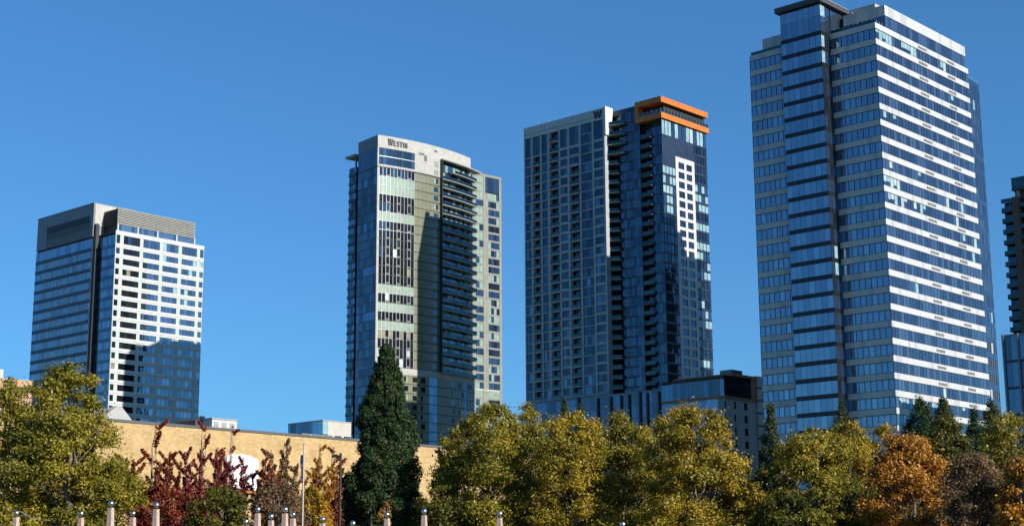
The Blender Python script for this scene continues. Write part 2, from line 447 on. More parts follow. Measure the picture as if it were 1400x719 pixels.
# ------------------------------------------------------------------ tower 4: glass and white band office tower
def build_banded_tower():
    X0, X1, Y0, Y1 = 325.6, 374.6, 177.4, 214.0
    ZT, FH, SP = 133.2, 4.103, 1.45
    T = thing('office_tower', (350, 196, GZ), 'tall blue glass office tower with white horizontal bands and projecting dark banded bay', 'tower')
    ex = (382.6, 178.4)
    b = MB(); b.prism([(X0+.5, Y0+.5), (X1-.3, Y0+.5), (X1-.3, 198), (368.5, 198), (368.5, Y1-2), (X0+.5, Y1)], GZ-1, ZT-.2, 'core'); b.build('core', T)
    b = MB(); b.prism([(X1-.6, Y0+.9), (ex[0]-.3, ex[1]+.5), (ex[0]-.3, 196), (X1-.6, 196)], GZ-1, ZT-2.3, 'core'); b.build('core', T)
    b = MB(); b.box(X0+.4, 368.4, Y0+.4, Y1-2.1, ZT-.19, ZT-.05, 'roofing'); b.build('roof', T)
    W = Fac((X0, Y1), (X0, Y0)); Sf = Fac((X0, Y0), (X1, Y0)); E = Fac((X1, Y0+.2), ex)
    yb0, yb1, xb = 190.0, 201.6, 321.3       # bay
    B = Fac((xb, yb1), (xb, yb0)); BS = Fac((xb, yb0), (X0, yb0)); BN = Fac((X0, yb1), (xb, yb1))
    sL = Y1-yb1-.02; sR = Y1-yb0+.02
    P = Panes(); mu = MB()
    b = MB(); b.box(xb+.35, X0+.6, yb0+.35, yb1-.35, GZ-1, 140.4, 'core'); b.build('bay_core', T)
    nf = 26
    def west(i): return choose(('glass_blue', 8), ('glass_blue_clear', 2.2))
    for k in range(nf):
        zt = ZT-k*FH; zs = zt-SP; zb = zt-FH
        piece('spandrel', T, 'alu_panels', W, 0, sL, -.45, .12, zs, zt)
        piece('spandrel', T, 'alu_panels', W, sR, W.L, -.45, .12, zs, zt)
        piece('spandrel', T, 'alu_panels', Sf, -.12, Sf.L, -.45, .12, zs, zt)
        P.grid(W, .1, sL, 8, zb, zs, .03, west, prio=2)
        P.grid(W, sR, W.L-.03, 8, zb, zs, .03, west, prio=3)
        for F, a, c in ((W, .02, sL), (W, sR, W.L), (Sf, 0, Sf.L)):
            mu.fbox(F, a, c, 0, .07, zs-.16, zs-.001, 'dark_line'); mu.fbox(F, a, c, 0, .07, zb+.001, zb+.12, 'dark_line')
        for F, a, c, n in ((W, .1, sL, 8), (W, sR, W.L, 8)):
            for i in range(n+1): mu.fbox(F, a+(c-a)*i/n-.07, a+(c-a)*i/n+.07, 0, .09, zb+.002, zs-.002, 'mullion_dark')
        lit = random.random()
        bl = set()
        if k == 0: bl = {0, 1, 2, 3, 4, 8, 9, 10, 11, 12, 21, 22}
        elif k == 9: bl = {0, 1, 2, 3, 4}
        elif k in (10, 22): bl = {1, 2, 3, 5, 6, 9, 11, 12}
        for i in range(random.choice((0, 0, 1, 1, 2))): bl.add(random.randrange(31))
        for i in range(31):
            w = Sf.L/31
            mt = ('blind_teal' if random.random() < .6 else 'blind_white') if i in bl else choose(('glass_deep', 6), ('glass_blue', 4))
            z1 = zs
            if i in bl and random.random() < .5:     # half drawn
                zz = zb+(zs-zb)*random.uniform(.3, .7)
                P.add(Sf, i*w+.04, (i+1)*w-.04, zb, zz-.01, .03, 'glass_deep', 0); P.add(Sf, i*w+.04, (i+1)*w-.04, zz, zs, .03, mt, 0)
            else: P.add(Sf, i*w+.04, (i+1)*w-.04, zb, zs, .03, mt, 0)
            mu.fbox(Sf, i*w-.04, i*w+.04, 0, .08, zb+.002, zs-.002, 'mullion_dark')
        for xa, xc in ((346.9, 351.5), (362.5, 366.8)):
            v = MB()
            F2 = Sf
            for j in range(4):
                q = (xc-xa)/4
                v.fbox(F2, xa-X0+j*q+.08, xa-X0+(j+1)*q-.08, .1, .16, zs+.35, zt-.45, 'vent_grey')
            v.build('vent', T)
        # bay
        if k < 25:
            zt2, zs2 = zt, zt-1.12
            piece('bay_band', T, 'band_black', B, 0, B.L, -.3, .06, zs2, zt2)
            piece('bay_band', T, 'band_black', BS, 0.01, BS.L, -.3, .05, zs2, zt2)
            P.grid(B, .02, B.L-.02, 7, zb, zs2, .03, lambda i: choose(('glass_blue', 4), ('glass_blue_clear', 4)), prio=4)
            P.grid(BS, .02, BS.L, 3, zb, zs2, .03, lambda i: choose(('glass_deep', 4), ('glass_black', 2), ('blind_teal', .35 if k else 9)), prio=0)
            P.grid(BN, 0, BN.L, 3, zb, zt2, .03, 'glass_deep', prio=-1)
            for i in range(8): mu.fbox(B, B.L*i/7-.03, B.L*i/7+.03, 0, .05, zb+.002, zs2-.002, 'mullion_dark')
        # faceted east wing
        piece('wing_band', T, 'glass_deep', E, 0, E.L, -.3, .05, zt-3.7, zt-2.3)
        P.grid(E, 0, E.L, 6, zb-2.3, zt-3.7, .03, lambda i: choose(('glass_deep', 5), ('glass_blue', 3), ('blind_teal', .3)) if k < 17 else choose(('glass_black', 8), ('blind_white', .6)), prio=0)
        for i in range(7): mu.fbox(E, max(E.L*i/6-.04, 0.1), E.L*i/6+.04, 0, .07, zb-2.3, zt-3.7, 'mullion_dark' if k < 17 else 'mullion_light')
    zl = ZT-nf*FH
    piece('lower_storeys', T, 'glass_deep', W, 0, W.L, -.4, .05, GZ-1, zl-.01); piece('lower_storeys', T, 'glass_deep', Sf, 0, Sf.L, -.4, .05, GZ-1, zl-.01)
    piece('lower_storeys', T, 'glass_deep', B, 0, B.L, -.3, .03, GZ-1, ZT-25*FH-.01)
    # bay crown
    P.grid(B, .02, B.L-.02, 7, ZT+.01, ZT+3.9, .03, 'glass_blue', prio=4); P.grid(B, .02, B.L-.02, 7, ZT+3.95, 140.2, .03, 'glass_blue_clear', prio=4)
    P.grid(BS, .02, BS.L, 2, ZT+.01, ZT+3.9, .03, 'glass_deep', prio=1); P.grid(BS, .02, BS.L*.5, 1, ZT+3.95, 140.2, .03, 'blind_teal', prio=1); P.grid(BS, BS.L*.5, BS.L, 1, ZT+3.95, 140.2, .03, 'glass_deep')
    b = MB(); b.box(X0+.55, 332, yb0+.04, yb1-.4, ZT-.1, 140.3, 'glass_deep'); b.build('bay_crown_wall', T)
    b = MB(); b.box(xb-1.1, 333.4, yb0-1.0, yb1+.9, 140.4, 141.5, 'slab_dark'); b.box(xb-1.15, 333.45, yb0-1.05, yb1+.95, 141.5, 141.75, 'grey_metal'); b.build('bay_roof_slab', T)
    # penthouse storey, set back from the west
    px0 = 331.0
    PW = Fac((px0, yb0-1), (px0, Y0+.1)); PS = Fac((px0, Y0+.1), (X1-.8, Y0+.1)); PN = Fac((329, Y1-2), (329, yb1))
    b = MB(); b.box(px0+.3, X1-1, Y0+.5, 194, ZT-.1, 138.8, 'core'); b.build('penthouse_core', T)
    piece('parapet', T, 'alu_panels', PS, -.1, PS.L, -.4, .1, 136.5, 139.2); piece('parapet', T, 'alu_panels', PW, 0, PW.L, -.4, .1, 136.5, 139.2)
    P.grid(PS, 0, PS.L, 28, ZT+.05, 136.5, .0, lambda i: choose(('glass_deep', 6), ('glass_blue', 4))); P.grid(PW, 0, PW.L, 7, ZT+.05, 136.5, .0, 'glass_deep', prio=1)
    b = MB(); b.box(329.3, 333, yb1, Y1-2, ZT-.1, 138, 'core'); b.build('penthouse_core', T)
    piece('parapet', T, 'alu_panels', PN, 0, PN.L, -.4, .1, 135.2, 138.2); P.grid(PN, 0, PN.L, 6, ZT+.05, 135.2, .0, 'glass_deep', prio=1)
    b = MB(); b.box(336.5, 346, 183, 190.5, 138.8, 142.6, 'cream_wall'); b.build('stair_house', T)
    b = MB(); b.box(333.6, 339, 188, 193.5, ZT-.1, 140.6, 'cream_wall'); b.build('stair_house', T)
    r = MB()
    for t in np.arange(.4, W.L-.2, 1.3):
        if sL-.2 < t < sR+.2: continue
        r.fbox(W, t, t+.07, -.5, -.42, ZT+.002, ZT+1.15, 'alu_white')
    for t in np.arange(.4, 5.0, 1.3): r.fbox(Sf, t, t+.07, -.5, -.42, ZT+.002, ZT+1.15, 'alu_white')
    for t in np.arange(.5, E.L, 1.8): r.fbox(E, t, t+.09, -.5, -.42, ZT-2.3, ZT-1.0, 'alu_white')
    tag(r.build('railing_post', T), kind='stuff')
    piece('railing', T, 'rail_teal', W, 0.2, sL-.1, -.40, -.37, ZT+.01, ZT+1.0); piece('railing', T, 'rail_teal', W, sR+.1, W.L-.3, -.40, -.37, ZT+.01, ZT+1.0)
    tag(mu.build('mullion', T), kind='stuff')
    P.build(T)
build_banded_tower()

# ------------------------------------------------------------------ tower 3: residences with the orange roof frame
def build_grid_tower():
    X0, Yn, Ys = 354.11, 318.94, 286.14
    XR, YS, XE = 357.75, 267.13, 380.6
    ZT, FH = 141.25, 2.975
    T = thing('apartment_tower', (366.42, 293.53, GZ), 'dark glass apartment tower with grey grid, balconies and orange frame on its roof corner', 'tower')
    b = MB(); b.box(X0+1.7, XE-.3, Ys-.2, Yn-.1, GZ-1, ZT-1.2, 'core'); b.build('core', T)
    b = MB(); b.box(XR+1.9, XE-.3, YS+.5, Ys-.21, GZ-1, 139.28, 'core'); b.build('core', T)
    b = MB(); b.box(XR+.4, XR+1.9, YS+.5, 270.48, GZ-1, 134.94, 'core'); b.build('core', T)
    W = Fac((X0, Yn), (X0, Ys)); R = Fac((XR, Ys), (XR, YS)); Sf = Fac((XR, YS), (XE, YS))
    sy = lambda y: Yn-y
    P = Panes()
    # ---- left block: piers, columns of windows and of balconies
    cols = [('A', 'w', 318.45, 316.09), ('B', 'b', 315.2, 312.25), ('C', 'w', 311.46, 309.09), ('D', 'b', 308.11, 304.56), ('E', 'w', 303.77, 300.92), ('F', 'b', 300.03, 296.19), ('G', 'w', 295.4, 290.97), ('H', 'w', 290.18, 286.59)]
    lev = [137.6, 134.26, 130.91]
    while lev[-1] > 46: lev.append(lev[-1]-FH)
    prev = 0.0
    for c, kind, ya, yb in cols:
        piece('pier', T, 'grid_grey', W, prev, sy(ya), -1.75, .14, GZ-1, 137.62)
        prev = sy(yb)
    piece('pier', T, 'grid_grey', W, prev, W.L+.25, -1.75, .14, GZ-1, 137.62)
    piece('parapet', T, 'grid_light', W, 0, W.L+.2, -1.6, .18, 137.62, ZT)
    piece('parapet_line', T, 'dark_line', W, 0, W.L+.1, .181, .21, 138.79, 138.9)
    b = MB(); b.box(X0-.2, X0+3.5, Ys-.75, Ys-.21, 132.58, ZT+.3, 'white_panel'); b.build('fin', T)
    for c, kind, ya, yb in cols:
        s0, s1 = sy(ya), sy(yb)
        for k in range(len(lev)-1):
            z1, z0 = lev[k], lev[k+1]
            if kind == 'b' and c == 'B' and k < 2 or kind == 'b' and c == 'F' and k < 4: typ = 'w'
            else: typ = kind
            gm = lambda i=0: choose(('glass_navy', 6), ('glass_navy2', 3), ('glass_deep', .6))
            if typ == 'w':
                tall = (k == 0 and c in 'ABCEFH')
                if k == 1 and c in 'ABCEFH': continue
                if tall: z0 = lev[2]
                band = {'A': .35, 'C': .35, 'E': .85, 'F': .85, 'G': .3, 'H': .8, 'B': .4}[c]
                piece('spandrel', T, 'grid_grey', W, s0+.003, s1-.003, -.5, .1, z0, z0+band)
                n = 3 if c == 'G' else 2
                P.grid(W, s0, s1, n, z0+band, z1-.06, -.12, gm, prio=3)
                piece('window_head', T, 'mullion_dark', W, s0+.003, s1-.003, -.5, .02, z1-.06, z1-.002)
            else:
                sl = piece('balcony', T, 'grid_light', W, s0-.12, s1+.12, -1.6, .42, z0-.04, z0+.24)
                rl = piece('railing', sl, 'rail_teal', W, s0-.1, s1+.1, .24, .29, z0+.24, z0+1.25)
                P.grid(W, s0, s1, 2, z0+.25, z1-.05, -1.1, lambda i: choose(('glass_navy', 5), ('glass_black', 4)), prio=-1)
    # ---- right block
    RL = [138.88, 135.54, 132.38]
    while RL[-1] > 50: RL.append(RL[-1]-FH)
    rs = lambda y: Ys-y
    for k in range(len(RL)-1):
        z1, z0 = RL[k], RL[k+1]
        long_ = k < 4
        # first balcony stack beside the grid
        a0, a1 = rs(Ys), rs(280.73 if long_ else 282.99)
        P.grid(R, 0, rs(282.99), 2, z0+.25, z1, -.75, lambda i: choose(('glass_navy', 5), ('glass_navy2', 4)), prio=1)
        bal = MB()
        q = [R.p(a0-.05, -1.5, z0), R.p(a0-.05, 2.6 if long_ else 2.2, z0), R.p(a1, 1.3 if long_ else 1.0, z0), R.p(a1+.1, -.2, z0), R.p(rs(282.99), -1.5, z0)]
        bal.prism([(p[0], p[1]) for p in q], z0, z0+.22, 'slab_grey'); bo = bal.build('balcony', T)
        f2 = Fac(q[1][:2], q[2][:2]); piece('railing', bo, 'rail_teal', f2, .05, f2.L-.05, -.1, -.06, z0+.23, z0+1.2)
        # glass bays
        P.grid(R, rs(282.99), rs(277.38), 5, z0+.55, z1, .02, lambda i: choose(('glass_navy', 5), ('glass_navy2', 5)), prio=2)
        piece('spandrel', T, 'navy_panel', R, rs(282.99), rs(277.38), -.3, .06, z0, z0+.55)
        P.grid(R, rs(277.38), rs(275.01), 2, z0+.3, z1, .3, lambda i: choose(('glass_navy', 3), ('glass_navy2', 5)), prio=2)
        piece('spandrel', T, 'glass_navy', R, rs(277.38), rs(275.01), -.3, .31, z0, z0+.3)
        if k > 1:
            # second balcony stack
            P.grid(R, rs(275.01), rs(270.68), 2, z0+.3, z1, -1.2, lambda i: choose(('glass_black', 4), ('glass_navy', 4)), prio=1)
            sl = piece('balcony', T, 'slab_charcoal', R, rs(274.91), rs(270.78), -1.2, .9, z0, z0+.28)
            piece('railing', sl, 'rail_teal', R, rs(274.42), rs(270.88), .82, .86, z0+.3, z0+1.3)
            P.grid(R, rs(270.68), R.L, 3, z0+.3, z1, .02, lambda i: choose(('glass_navy', 4), ('glass_navy2', 4)), prio=2)
            piece('spandrel', T, 'navy_panel', R, rs(270.68), R.L, -.3, .05, z0, z0+.3)
            # south face
            if k == 2: z1 = 134.68
            pl, pr = 364.25-XR, 373.71-XR
            zone1 = lambda i: choose(('blind_teal', 5), ('glass_deep', 2), ('blind_white', 1)) if (k == 2 or 6 <= k <= 10) else choose(('glass_navy2', 5), ('glass_navy', 5))
            zone2 = lambda i: choose(('blind_teal', 6), ('glass_deep', 2)) if k in (2, 7, 8, 9, 11, 13, 14, 16, 20, 21, 25) else choose(('glass_navy2', 5), ('glass_navy', 5), ('blind_teal', .5))
            if 2 < k < 6:
                piece('spandrel', T, 'navy_panel', Sf, .02, pl, -.3, .03, z0, z1-.002)
            else:
                P.grid(Sf, .02, pl, 4, z0+.6, z1-.15, .02, zone1, prio=3, gap=.3)
                piece('spandrel', T, 'navy_panel', Sf, .02, pl, -.3, .05, z0, z0+.6)
            if k < 5:
                if k == 2: P.grid(Sf, pl, pr, 5, z0+.6, z1-.15, .02, zone1, prio=3, gap=.3); piece('spandrel', T, 'navy_panel', Sf, pl, pr, -.3, .05, z0, z0+.6)
                else: piece('spandrel', T, 'navy_panel', Sf, pl, pr, -.3, .03, z0, z1-.002)
            P.grid(Sf, pr, Sf.L, 4, z0+.7, z1-.15, .02, zone2, prio=3, gap=.3)
            piece('spandrel', T, 'navy_panel', Sf, pr, Sf.L, -.3, .05, z0, z0+.7)
    zp = RL[5]
    # white window panel: every storey a white block ring with two windows
    pl, pr = 364.25-XR, 373.71-XR
    piece('panel_pier', T, 'white_panel', Sf, pl, pl+1.3, -.3, .12, RL[-1], zp+.8)
    piece('panel_pier', T, 'white_panel', Sf, pl+4.35, pl+5.35, -.3, .12, RL[-1], zp+.8)
    piece('panel_pier', T, 'white_panel', Sf, pr-1.25, pr, -.3, .12, RL[-1], zp+.8)
    for k in range(5, len(RL)-1):
        z1, z0 = RL[k], RL[k+1]
        for a, c in ((pl+1.3, pl+4.35), (pl+5.35, pr-1.25)):
            piece('panel_sill', T, 'white_panel', Sf, a, c, -.3, .11, z1-.7, z1+(.8 if k == 5 else .25))
            P.grid(Sf, a, c, 2, z0+.25, z1-.7, -.1, lambda i: choose(('glass_navy2', 6), ('glass_grey', 4)), prio=4)
    # top wall of right block, and setback roof edge
    piece('parapet', T, 'navy_panel', R, 0.3, rs(276.39), -1.6, .05, 138.88, 140.56)
    # orange frame
    fr = thing_part = MB()
    xo, yo, xe, ye = XR-.8, YS-.7, XE+.2, 276.39
    fr.box(xo, xe, yo, ye, 139.62, 141.35, 'orange_metal')
    fr.build('roof_frame', T)
    fr = MB(); fr.box(xo, XE+.6, yo, YS+1.2, 134.7, 136.42, 'orange_metal'); fr.box(xo, XR+2, YS+1.2, ye, 134.7, 136.42, 'orange_metal'); fr.build('terrace_frame', T)
    fr = MB(); fr.box(xo, XR+2, ye-1.2, ye-.002, 136.42, 139.62, 'orange_metal'); fr.build('frame_post', T)
    b = MB(); b.box(XR+2.2, XE-1, YS+1.3, ye, 134.75, 135.54, 'slab_pale'); b.build('terrace_floor', T)
    b = MB(); b.box(XR+5.2, XE-8, YS+5, ye+2, 135.54, 139.61, 'pavilion'); b.build('terrace_room', T)
    b = MB(); b.box(XR+2.6, XR+3.3, YS+2.2, YS+2.9, 135.54, 139.61, 'alu_white'); b.build('column', T)
    fR = Fac((xo, ye-1.2), (xo, yo)); fS = Fac((xo, yo), (XE+.6, yo))
    piece('railing', T, 'rail_teal', fR, 0, fR.L, -.3, -.25, 136.43, 137.51); piece('railing', T, 'rail_teal', fS, 0.3, fS.L, -.3, -.25, 136.43, 137.6)
    rp = MB()
    for t in np.arange(.3, fS.L, 1.6): rp.fbox(fS, t, t+.06, -.24, -.18, 136.43, 137.65, 'mullion_light')
    for t in np.arange(.3, fR.L, 1.6): rp.fbox(fR, t, t+.06, -.24, -.18, 136.43, 137.65, 'mullion_light')
    tag(rp.build('railing_post', T), kind='stuff')
    # roof bits: masts
    for (x, y, h) in ((X0+1, 313.72, 2.2), (X0+1, 309.09, 2.2), (X0+1, 286.44, 1.6), (XR+1, 271.37, 1.4)):
        mb = MB(); zb = ZT-.01 if y > 275.8 else 141.35
        mb.tube((x, y, zb), (x, y, zb+h*.5), .09, .07, 'metal_pole'); mb.tube((x, y, zb+h*.5), (x, y, zb+h), .05, .03, 'metal_pole'); mb.build('mast', T)
    # black letter W with flared strokes on the parapet
    lw = Fac((X0-.2, 289.89), (X0-.2, 286.73))
    mb = MB()
    Z0, H = 138.24, 2.5
    def stroke(x0, x1, wt, wb, up=1):
        a = lw.p(x0-wt/2, 0.02, Z0+H); b2 = lw.p(x0+wt/2, 0.02, Z0+H); c = lw.p(x1+wb/2, 0.02, Z0); d = lw.p(x1-wb/2, 0.02, Z0)
        A = [lw.p(x1-wb/2, .16, Z0), lw.p(x1+wb/2, .16, Z0), lw.p(x1+wb/2, .02, Z0), lw.p(x1-wb/2, .02, Z0)]
        Bt = [lw.p(x0-wt/2, .16, Z0+H), lw.p(x0+wt/2, .16, Z0+H), lw.p(x0+wt/2, .02, Z0+H), lw.p(x0-wt/2, .02, Z0+H)]
        mb.hexa(A+Bt, 'sign_black')
    stroke(.3, .85, .75, .5); stroke(1.6, .95, .35, .5); stroke(1.6, 2.25, .4, .5); stroke(2.95, 2.35, .75, .5)
    mb.build('letter', T)
    P.build(T)
build_grid_tower()

# ------------------------------------------------------------------ tower 2: olive tower with the curved front
def build_curved_tower():
    ZT, FH = 143.5, 2.98
    SW = np.array([331.6, 363.3]); A = np.array([352.5, 359.6]); Cc = np.array([376.2, 362.3])
    # circle through three points
    def circ(p, q, r):
        m = np.array([[q[0]-p[0], q[1]-p[1]], [r[0]-p[0], r[1]-p[1]]]); v = np.array([(q@q-p@p)/2, (r@r-p@p)/2]); return np.linalg.solve(m, v)
    ctr = circ(SW, A, Cc); rad = np.linalg.norm(SW-ctr)
    t0 = math.atan2(*(SW-ctr)[::-1]); t1 = math.atan2(*(Cc-ctr)[::-1])
    def cp(t, o=0.0): a = t0+(t1-t0)*t; return ctr+np.array([math.cos(a), math.sin(a)])*(rad+o)
    def t_of(px, py):
        d = ray(px, py); lo, hi = -0.02, 1.1
        az = math.atan2(d[1], d[0])
        for _ in range(50):
            m = (lo+hi)/2; q = cp(m)
            if math.atan2(q[1], q[0]) > az: lo = m
            else: hi = m
        return lo
    T = thing('hotel_tower', (352, 380, GZ), 'olive and pale stone tower with curved front, balconies and dark letters at its top', 'tower')
    NW = np.array([333.6, 375.0])
    W = Fac(NW, SW)
    tw = t_of(566.5, 260); to = t_of(594, 260); tb0 = t_of(602, 280); tb1 = t_of(648, 280)
    def strip(name, mat, ta, tb, o0, o1, z0, z1, parent=T, n=None):
        n = n or max(2, int((tb-ta)*24)); mb = MB()
        for i in range(n):
            a, b = ta+(tb-ta)*i/n, ta+(tb-ta)*(i+1)/n
            A0, B0, A1, B1 = cp(a, o0), cp(b, o0), cp(a, o1), cp(b, o1)
            fs = [(3, 2, 1, 0), (4, 5, 6, 7), (0, 1, 5, 4), (2, 3, 7, 6)]
            if i == 0: fs.append((3, 0, 4, 7))
            if i == n-1: fs.append((1, 2, 6, 5))
            p = [A1, B1, B0, A0]
            mb.add([(q[0], q[1], z0) for q in p]+[(q[0], q[1], z1) for q in p], fs, mat)
        return mb.build(name, parent)
    # core prism, following the curve
    pts = [cp(t, -1.9) for t in np.linspace(0.03, 1, 20)] + [np.array([376, 388]), np.array([345.5, 388]), NW+np.array([.6, 0])]
    b = MB(); b.prism(pts, GZ-1, 140.5, 'core'); b.build('core', T)
    # second core right behind windows zone
    pts = [cp(t, -.25) for t in np.linspace(0.003, tb0, 16)]+[cp(t, -2.2) for t in np.linspace(tb0, 0.0, 8)]
    b = MB(); b.prism(pts, GZ-1, ZT-.4, 'core'); b.build('core', T)
    pts = [cp(t, -.6) for t in np.linspace(0.0, t_of(640, 215), 20)]+[cp(1, -12), cp(0.02, -10)]
    b = MB(); b.prism(pts, 140.4, ZT-.3, 'stone_white'); b.build('roof', T)
    P = Panes(); mu = MB()
    def facet(a, b): return Fac(cp(a), cp(b))
    def panes_c(ta, tb, n, z0, z1, o, mats, prio=0, gap=.04):
        for i in range(n):
            F = facet(ta+(tb-ta)*i/n, ta+(tb-ta)*(i+1)/n)
            mt = mats if isinstance(mats, str) else mats(i)
            P.add(F, gap, F.L-gap, z0, z1, o, mt, prio)
    zc = 139.3                         # bottom of the pale stone crown band over the windows
    ztw = 133.7                        # bottom of tall crown windows
    zl = 132.7                         # dark line below the crown
    te = t_of(643, 215)
    strip('crown_band', 'stone_white', 0, te, -.5, .1, zc, ZT)
    strip('crown_wall', 'stone_white', tw, tb0, -.5, .1, zl+.35, zc-.003)
    strip('crown_sill', 'stone_white', 0, tw, -.5, .12, zl+.3, ztw)
    strip('crown_line', 'dark_line', 0, tb0, -.5, .22, zl-.05, zl+.29)  # dark strip running under the crown
    piece('corner_post', T, 'stone_white', facet(0, .012), -.1, .45, -.4, .14, 65, zc-.01)
    panes_c(.013, tw, 10, ztw, zc, .0, lambda i: choose(('glass_grey', 6), ('glass_steel', 2)), 3)
    strip('transom', 'mullion_light', .013, tw, -.1, .1, 136.4, 136.6)
    # small crown windows + vents
    tv0, tv1 = t_of(593.3, 230), t_of(599, 230)
    for z in (134.3, 137.2): panes_c(tv0, tv1, 2, z-.9, z+.9, .16, 'blind_green', 2)
    for px, py, w, h in ((577, 211, 8, 3.2), (596.5, 207.5, 5, 3), (582.3, 217, 4, 8)):
        t = t_of(px, py); q = cp(t); d = ray(px, py); z = d[2]/math.hypot(d[0], d[1])*math.hypot(*q)
        F = facet(t-.01, t+.01); piece('vent', T, 'vent_grey', F, -w*.11, w*.11+.4, .05, .17, z-h*.12, z+h*.12)
    # storeys
    seq = 'wggdwgwdddbbbgdgdghddd'
    zt = zl-.05
    rows = []
    for k in range(22): rows.append((zt-k*FH, zt-(k+1)*FH, seq[k % len(seq)]))
    for k, (z1, z0, c) in enumerate(rows):
        strip('floor_line', 'dark_line', 0 if c in 'dbh' else tw, tb0, -.4, .14, z0, z0+.2)
        if c not in 'dbh': strip('floor_line', 'mullion_light', 0, tw-.001, -.4, .13, z0, z0+.12)
        def row(i, c=c):
            if c == 'g': return choose(('blind_green', 9), ('glass_grey', .6))
            if c == 'w': return choose(('glass_grey', 7), ('glass_black', 2))
            if c == 'd': return choose(('glass_black', 7), ('glass_grey', 3), ('blind_white', .4))
            if c == 'b': return choose(('glass_black', 9), ('blind_olive', 1))
            return choose(('blind_olive', 5), ('glass_black', 4))
        if c == 'g': panes_c(.013, tw, 10, z0+.2, z1, .0, row, 3)
        else:
            for i in range(10):
                F = facet(.013+(tw-.013)*i/10, .013+(tw-.013)*(i+1)/10); mt = row(i)
                P.add(F, .04, F.L-.04, z0+.85, z1, 0, mt, 3)
                lower = 'vent_grey' if i % 3 == 2 else mt
                mt = mt
                P.add(F, .04, F.L-.04, z0+.2, z0+.8, 0.01, lower, 1)
        for i in range(11):
            F = facet(max(.013+(tw-.013)*i/10-.004, 0), .013+(tw-.013)*i/10+.004); mu.fbox(F, F.L/2-.05, F.L/2+.05, -.05, .09, z0+.201, z1-.002, 'mullion_light')
        # olive wall as panels
        n = 5
        for j in range(n):
            a, b2 = tw+(tv0-tw)*j/n, tw+(tv0-tw)*(j+1)/n
            F = facet(a, b2); P.add(F, .02, F.L-.02, z0+.2, z1, .05, 'olive_panel', 0)
        F = facet(tv1, tb0); P.add(F, 0, F.L, z0+.2, z1, .05, 'olive_panel', 0)
        F = facet(tv0, tv1)
        P.add(F, .02, F.L-.02, z0+.2, z0+.9, .05, 'olive_panel', 0); P.add(F, .02, F.L-.02, z1-.4, z1, .05, 'olive_panel', 0)
        P.add(F, .02, F.L/2-.03, z0+.9, z1-.4, .0, choose(('blind_green', 4), ('glass_grey', 5)), 1); P.add(F, F.L/2+.03, F.L-.02, z0+.9, z1-.4, .0, choose(('blind_green', 4), ('glass_grey', 5)), 1)
    # balcony zone: slab and railing each storey
    zb = 138.3
    strip('canopy', 'slab_pale', tb0-.004, t_of(653, 229), -1.5, 1.5, 139.0, 139.45)
    k = 0
    z = zb-FH
    while z > rows[-1][1]-.5:
        half = (k == 0)
        sl = strip('balcony', 'slab_pale', tb0+(.3*(tb1-tb0) if half else 0), tb1+.004, -1.85, 1.25, z, z+.24)
        strip('railing', 'rail_teal', tb0+(.32*(tb1-tb0) if half else .002), tb1, 1.12, 1.17, z+.25, z+1.2, parent=sl)
        panes_c(tb0+.004, tb1, 14, z+.3, z+FH-.05, -.55, lambda i: choose(('blind_green', 3.5), ('glass_grey', 5), ('glass_steel', 2), ('glass_black', 1.5), ('blind_white', .8)), 1)
        z -= FH; k += 1
    piece('balcony_wall', T, 'dark_line', facet(tb0-.004, tb0), 0, .25, -1.9, 1.2, rows[-1][1], 139.0)
    # hotel storeys below a white belt
    zbelt = rows[-1][1]
    strip('belt', 'stone_white', 0, .998, -.5, .16, zbelt-2.1, zbelt-.003)
    z1 = zbelt-2.1; k = 0
    while z1 > 22:
        z0 = z1-FH
        strip('floor_line', 'dark_line', 0, .998, -.4, .12, z0, z0+.22)
        n = 26
        for j in range(n):
            F = facet(j/n, (j+1)/n)
            if j in (6, 8, 10, 18, 20, 21, 23, 24) or j < 4 and j % 2 == 0:
                P.add(F, .02, F.L-.02, z0+.22, z0+.8, .04, 'olive_panel'); P.add(F, .02, F.L-.02, z1-.5, z1, .04, 'olive_panel')
                P.add(F, .02, F.L*.5, z0+.8, z1-.5, 0, choose(('glass_black', 6), ('glass_grey', 3)), 1); P.add(F, F.L*.5, F.L-.02, z0+.8, z1-.5, 0, choose(('glass_black', 5), ('blind_green', 4)), 1)
            else: P.add(F, .02, F.L-.02, z0+.22, z1, .04, 'glass_deep' if j in (12, 13, 22) else 'olive_panel')
        z1 = z0; k += 1
    # right half of the hotel zone needs a wall behind
    pts = [cp(t, -.3) for t in np.linspace(tb0, .997, 10)]+[cp(t, -2.2) for t in np.linspace(.997, tb0, 8)]
    b = MB(); b.prism(pts, GZ-1, zbelt-.1, 'core'); b.build('core', T)
    # west face
    zz = ZT
    piece('crown_band', T, 'grey_metal', W, -.02, W.L-.12, -.4, .05, zc, ZT)
    P.grid(W, 0, W.L-.1, 6, zl+.3, zc-.05, .02, 'glass_navy2', prio=2)
    piece('crown_line', T, 'dark_line', W, 0, W.L-.1, -.3, .1, zl-.05, zl+.28)
    z1 = zl-.05
    while z1 > 22:
        z0 = z1-FH
        lightrow = random.random() < .2
        P.grid(W, 0, W.L-.1, 6, z0+.25, z1, .02, lambda i: choose(('glass_deep' if lightrow else 'glass_navy2', 5), ('glass_navy', 4)), prio=2)
        piece('spandrel', T, 'stone_white' if abs(z0-zbelt+1.2) < 1.5 else 'dark_line', W, 0, W.L-.1, -.3, .06, z0, z0+.25)
        z1 = z0
    b = MB(); b.prism([W.p(0, -.02, 0)[:2], W.p(W.L-.4, -.1, 0)[:2], W.p(W.L-.4, -3, 0)[:2], W.p(0, -6, 0)[:2]], GZ-1, ZT-.2, 'core'); b.build('core', T)
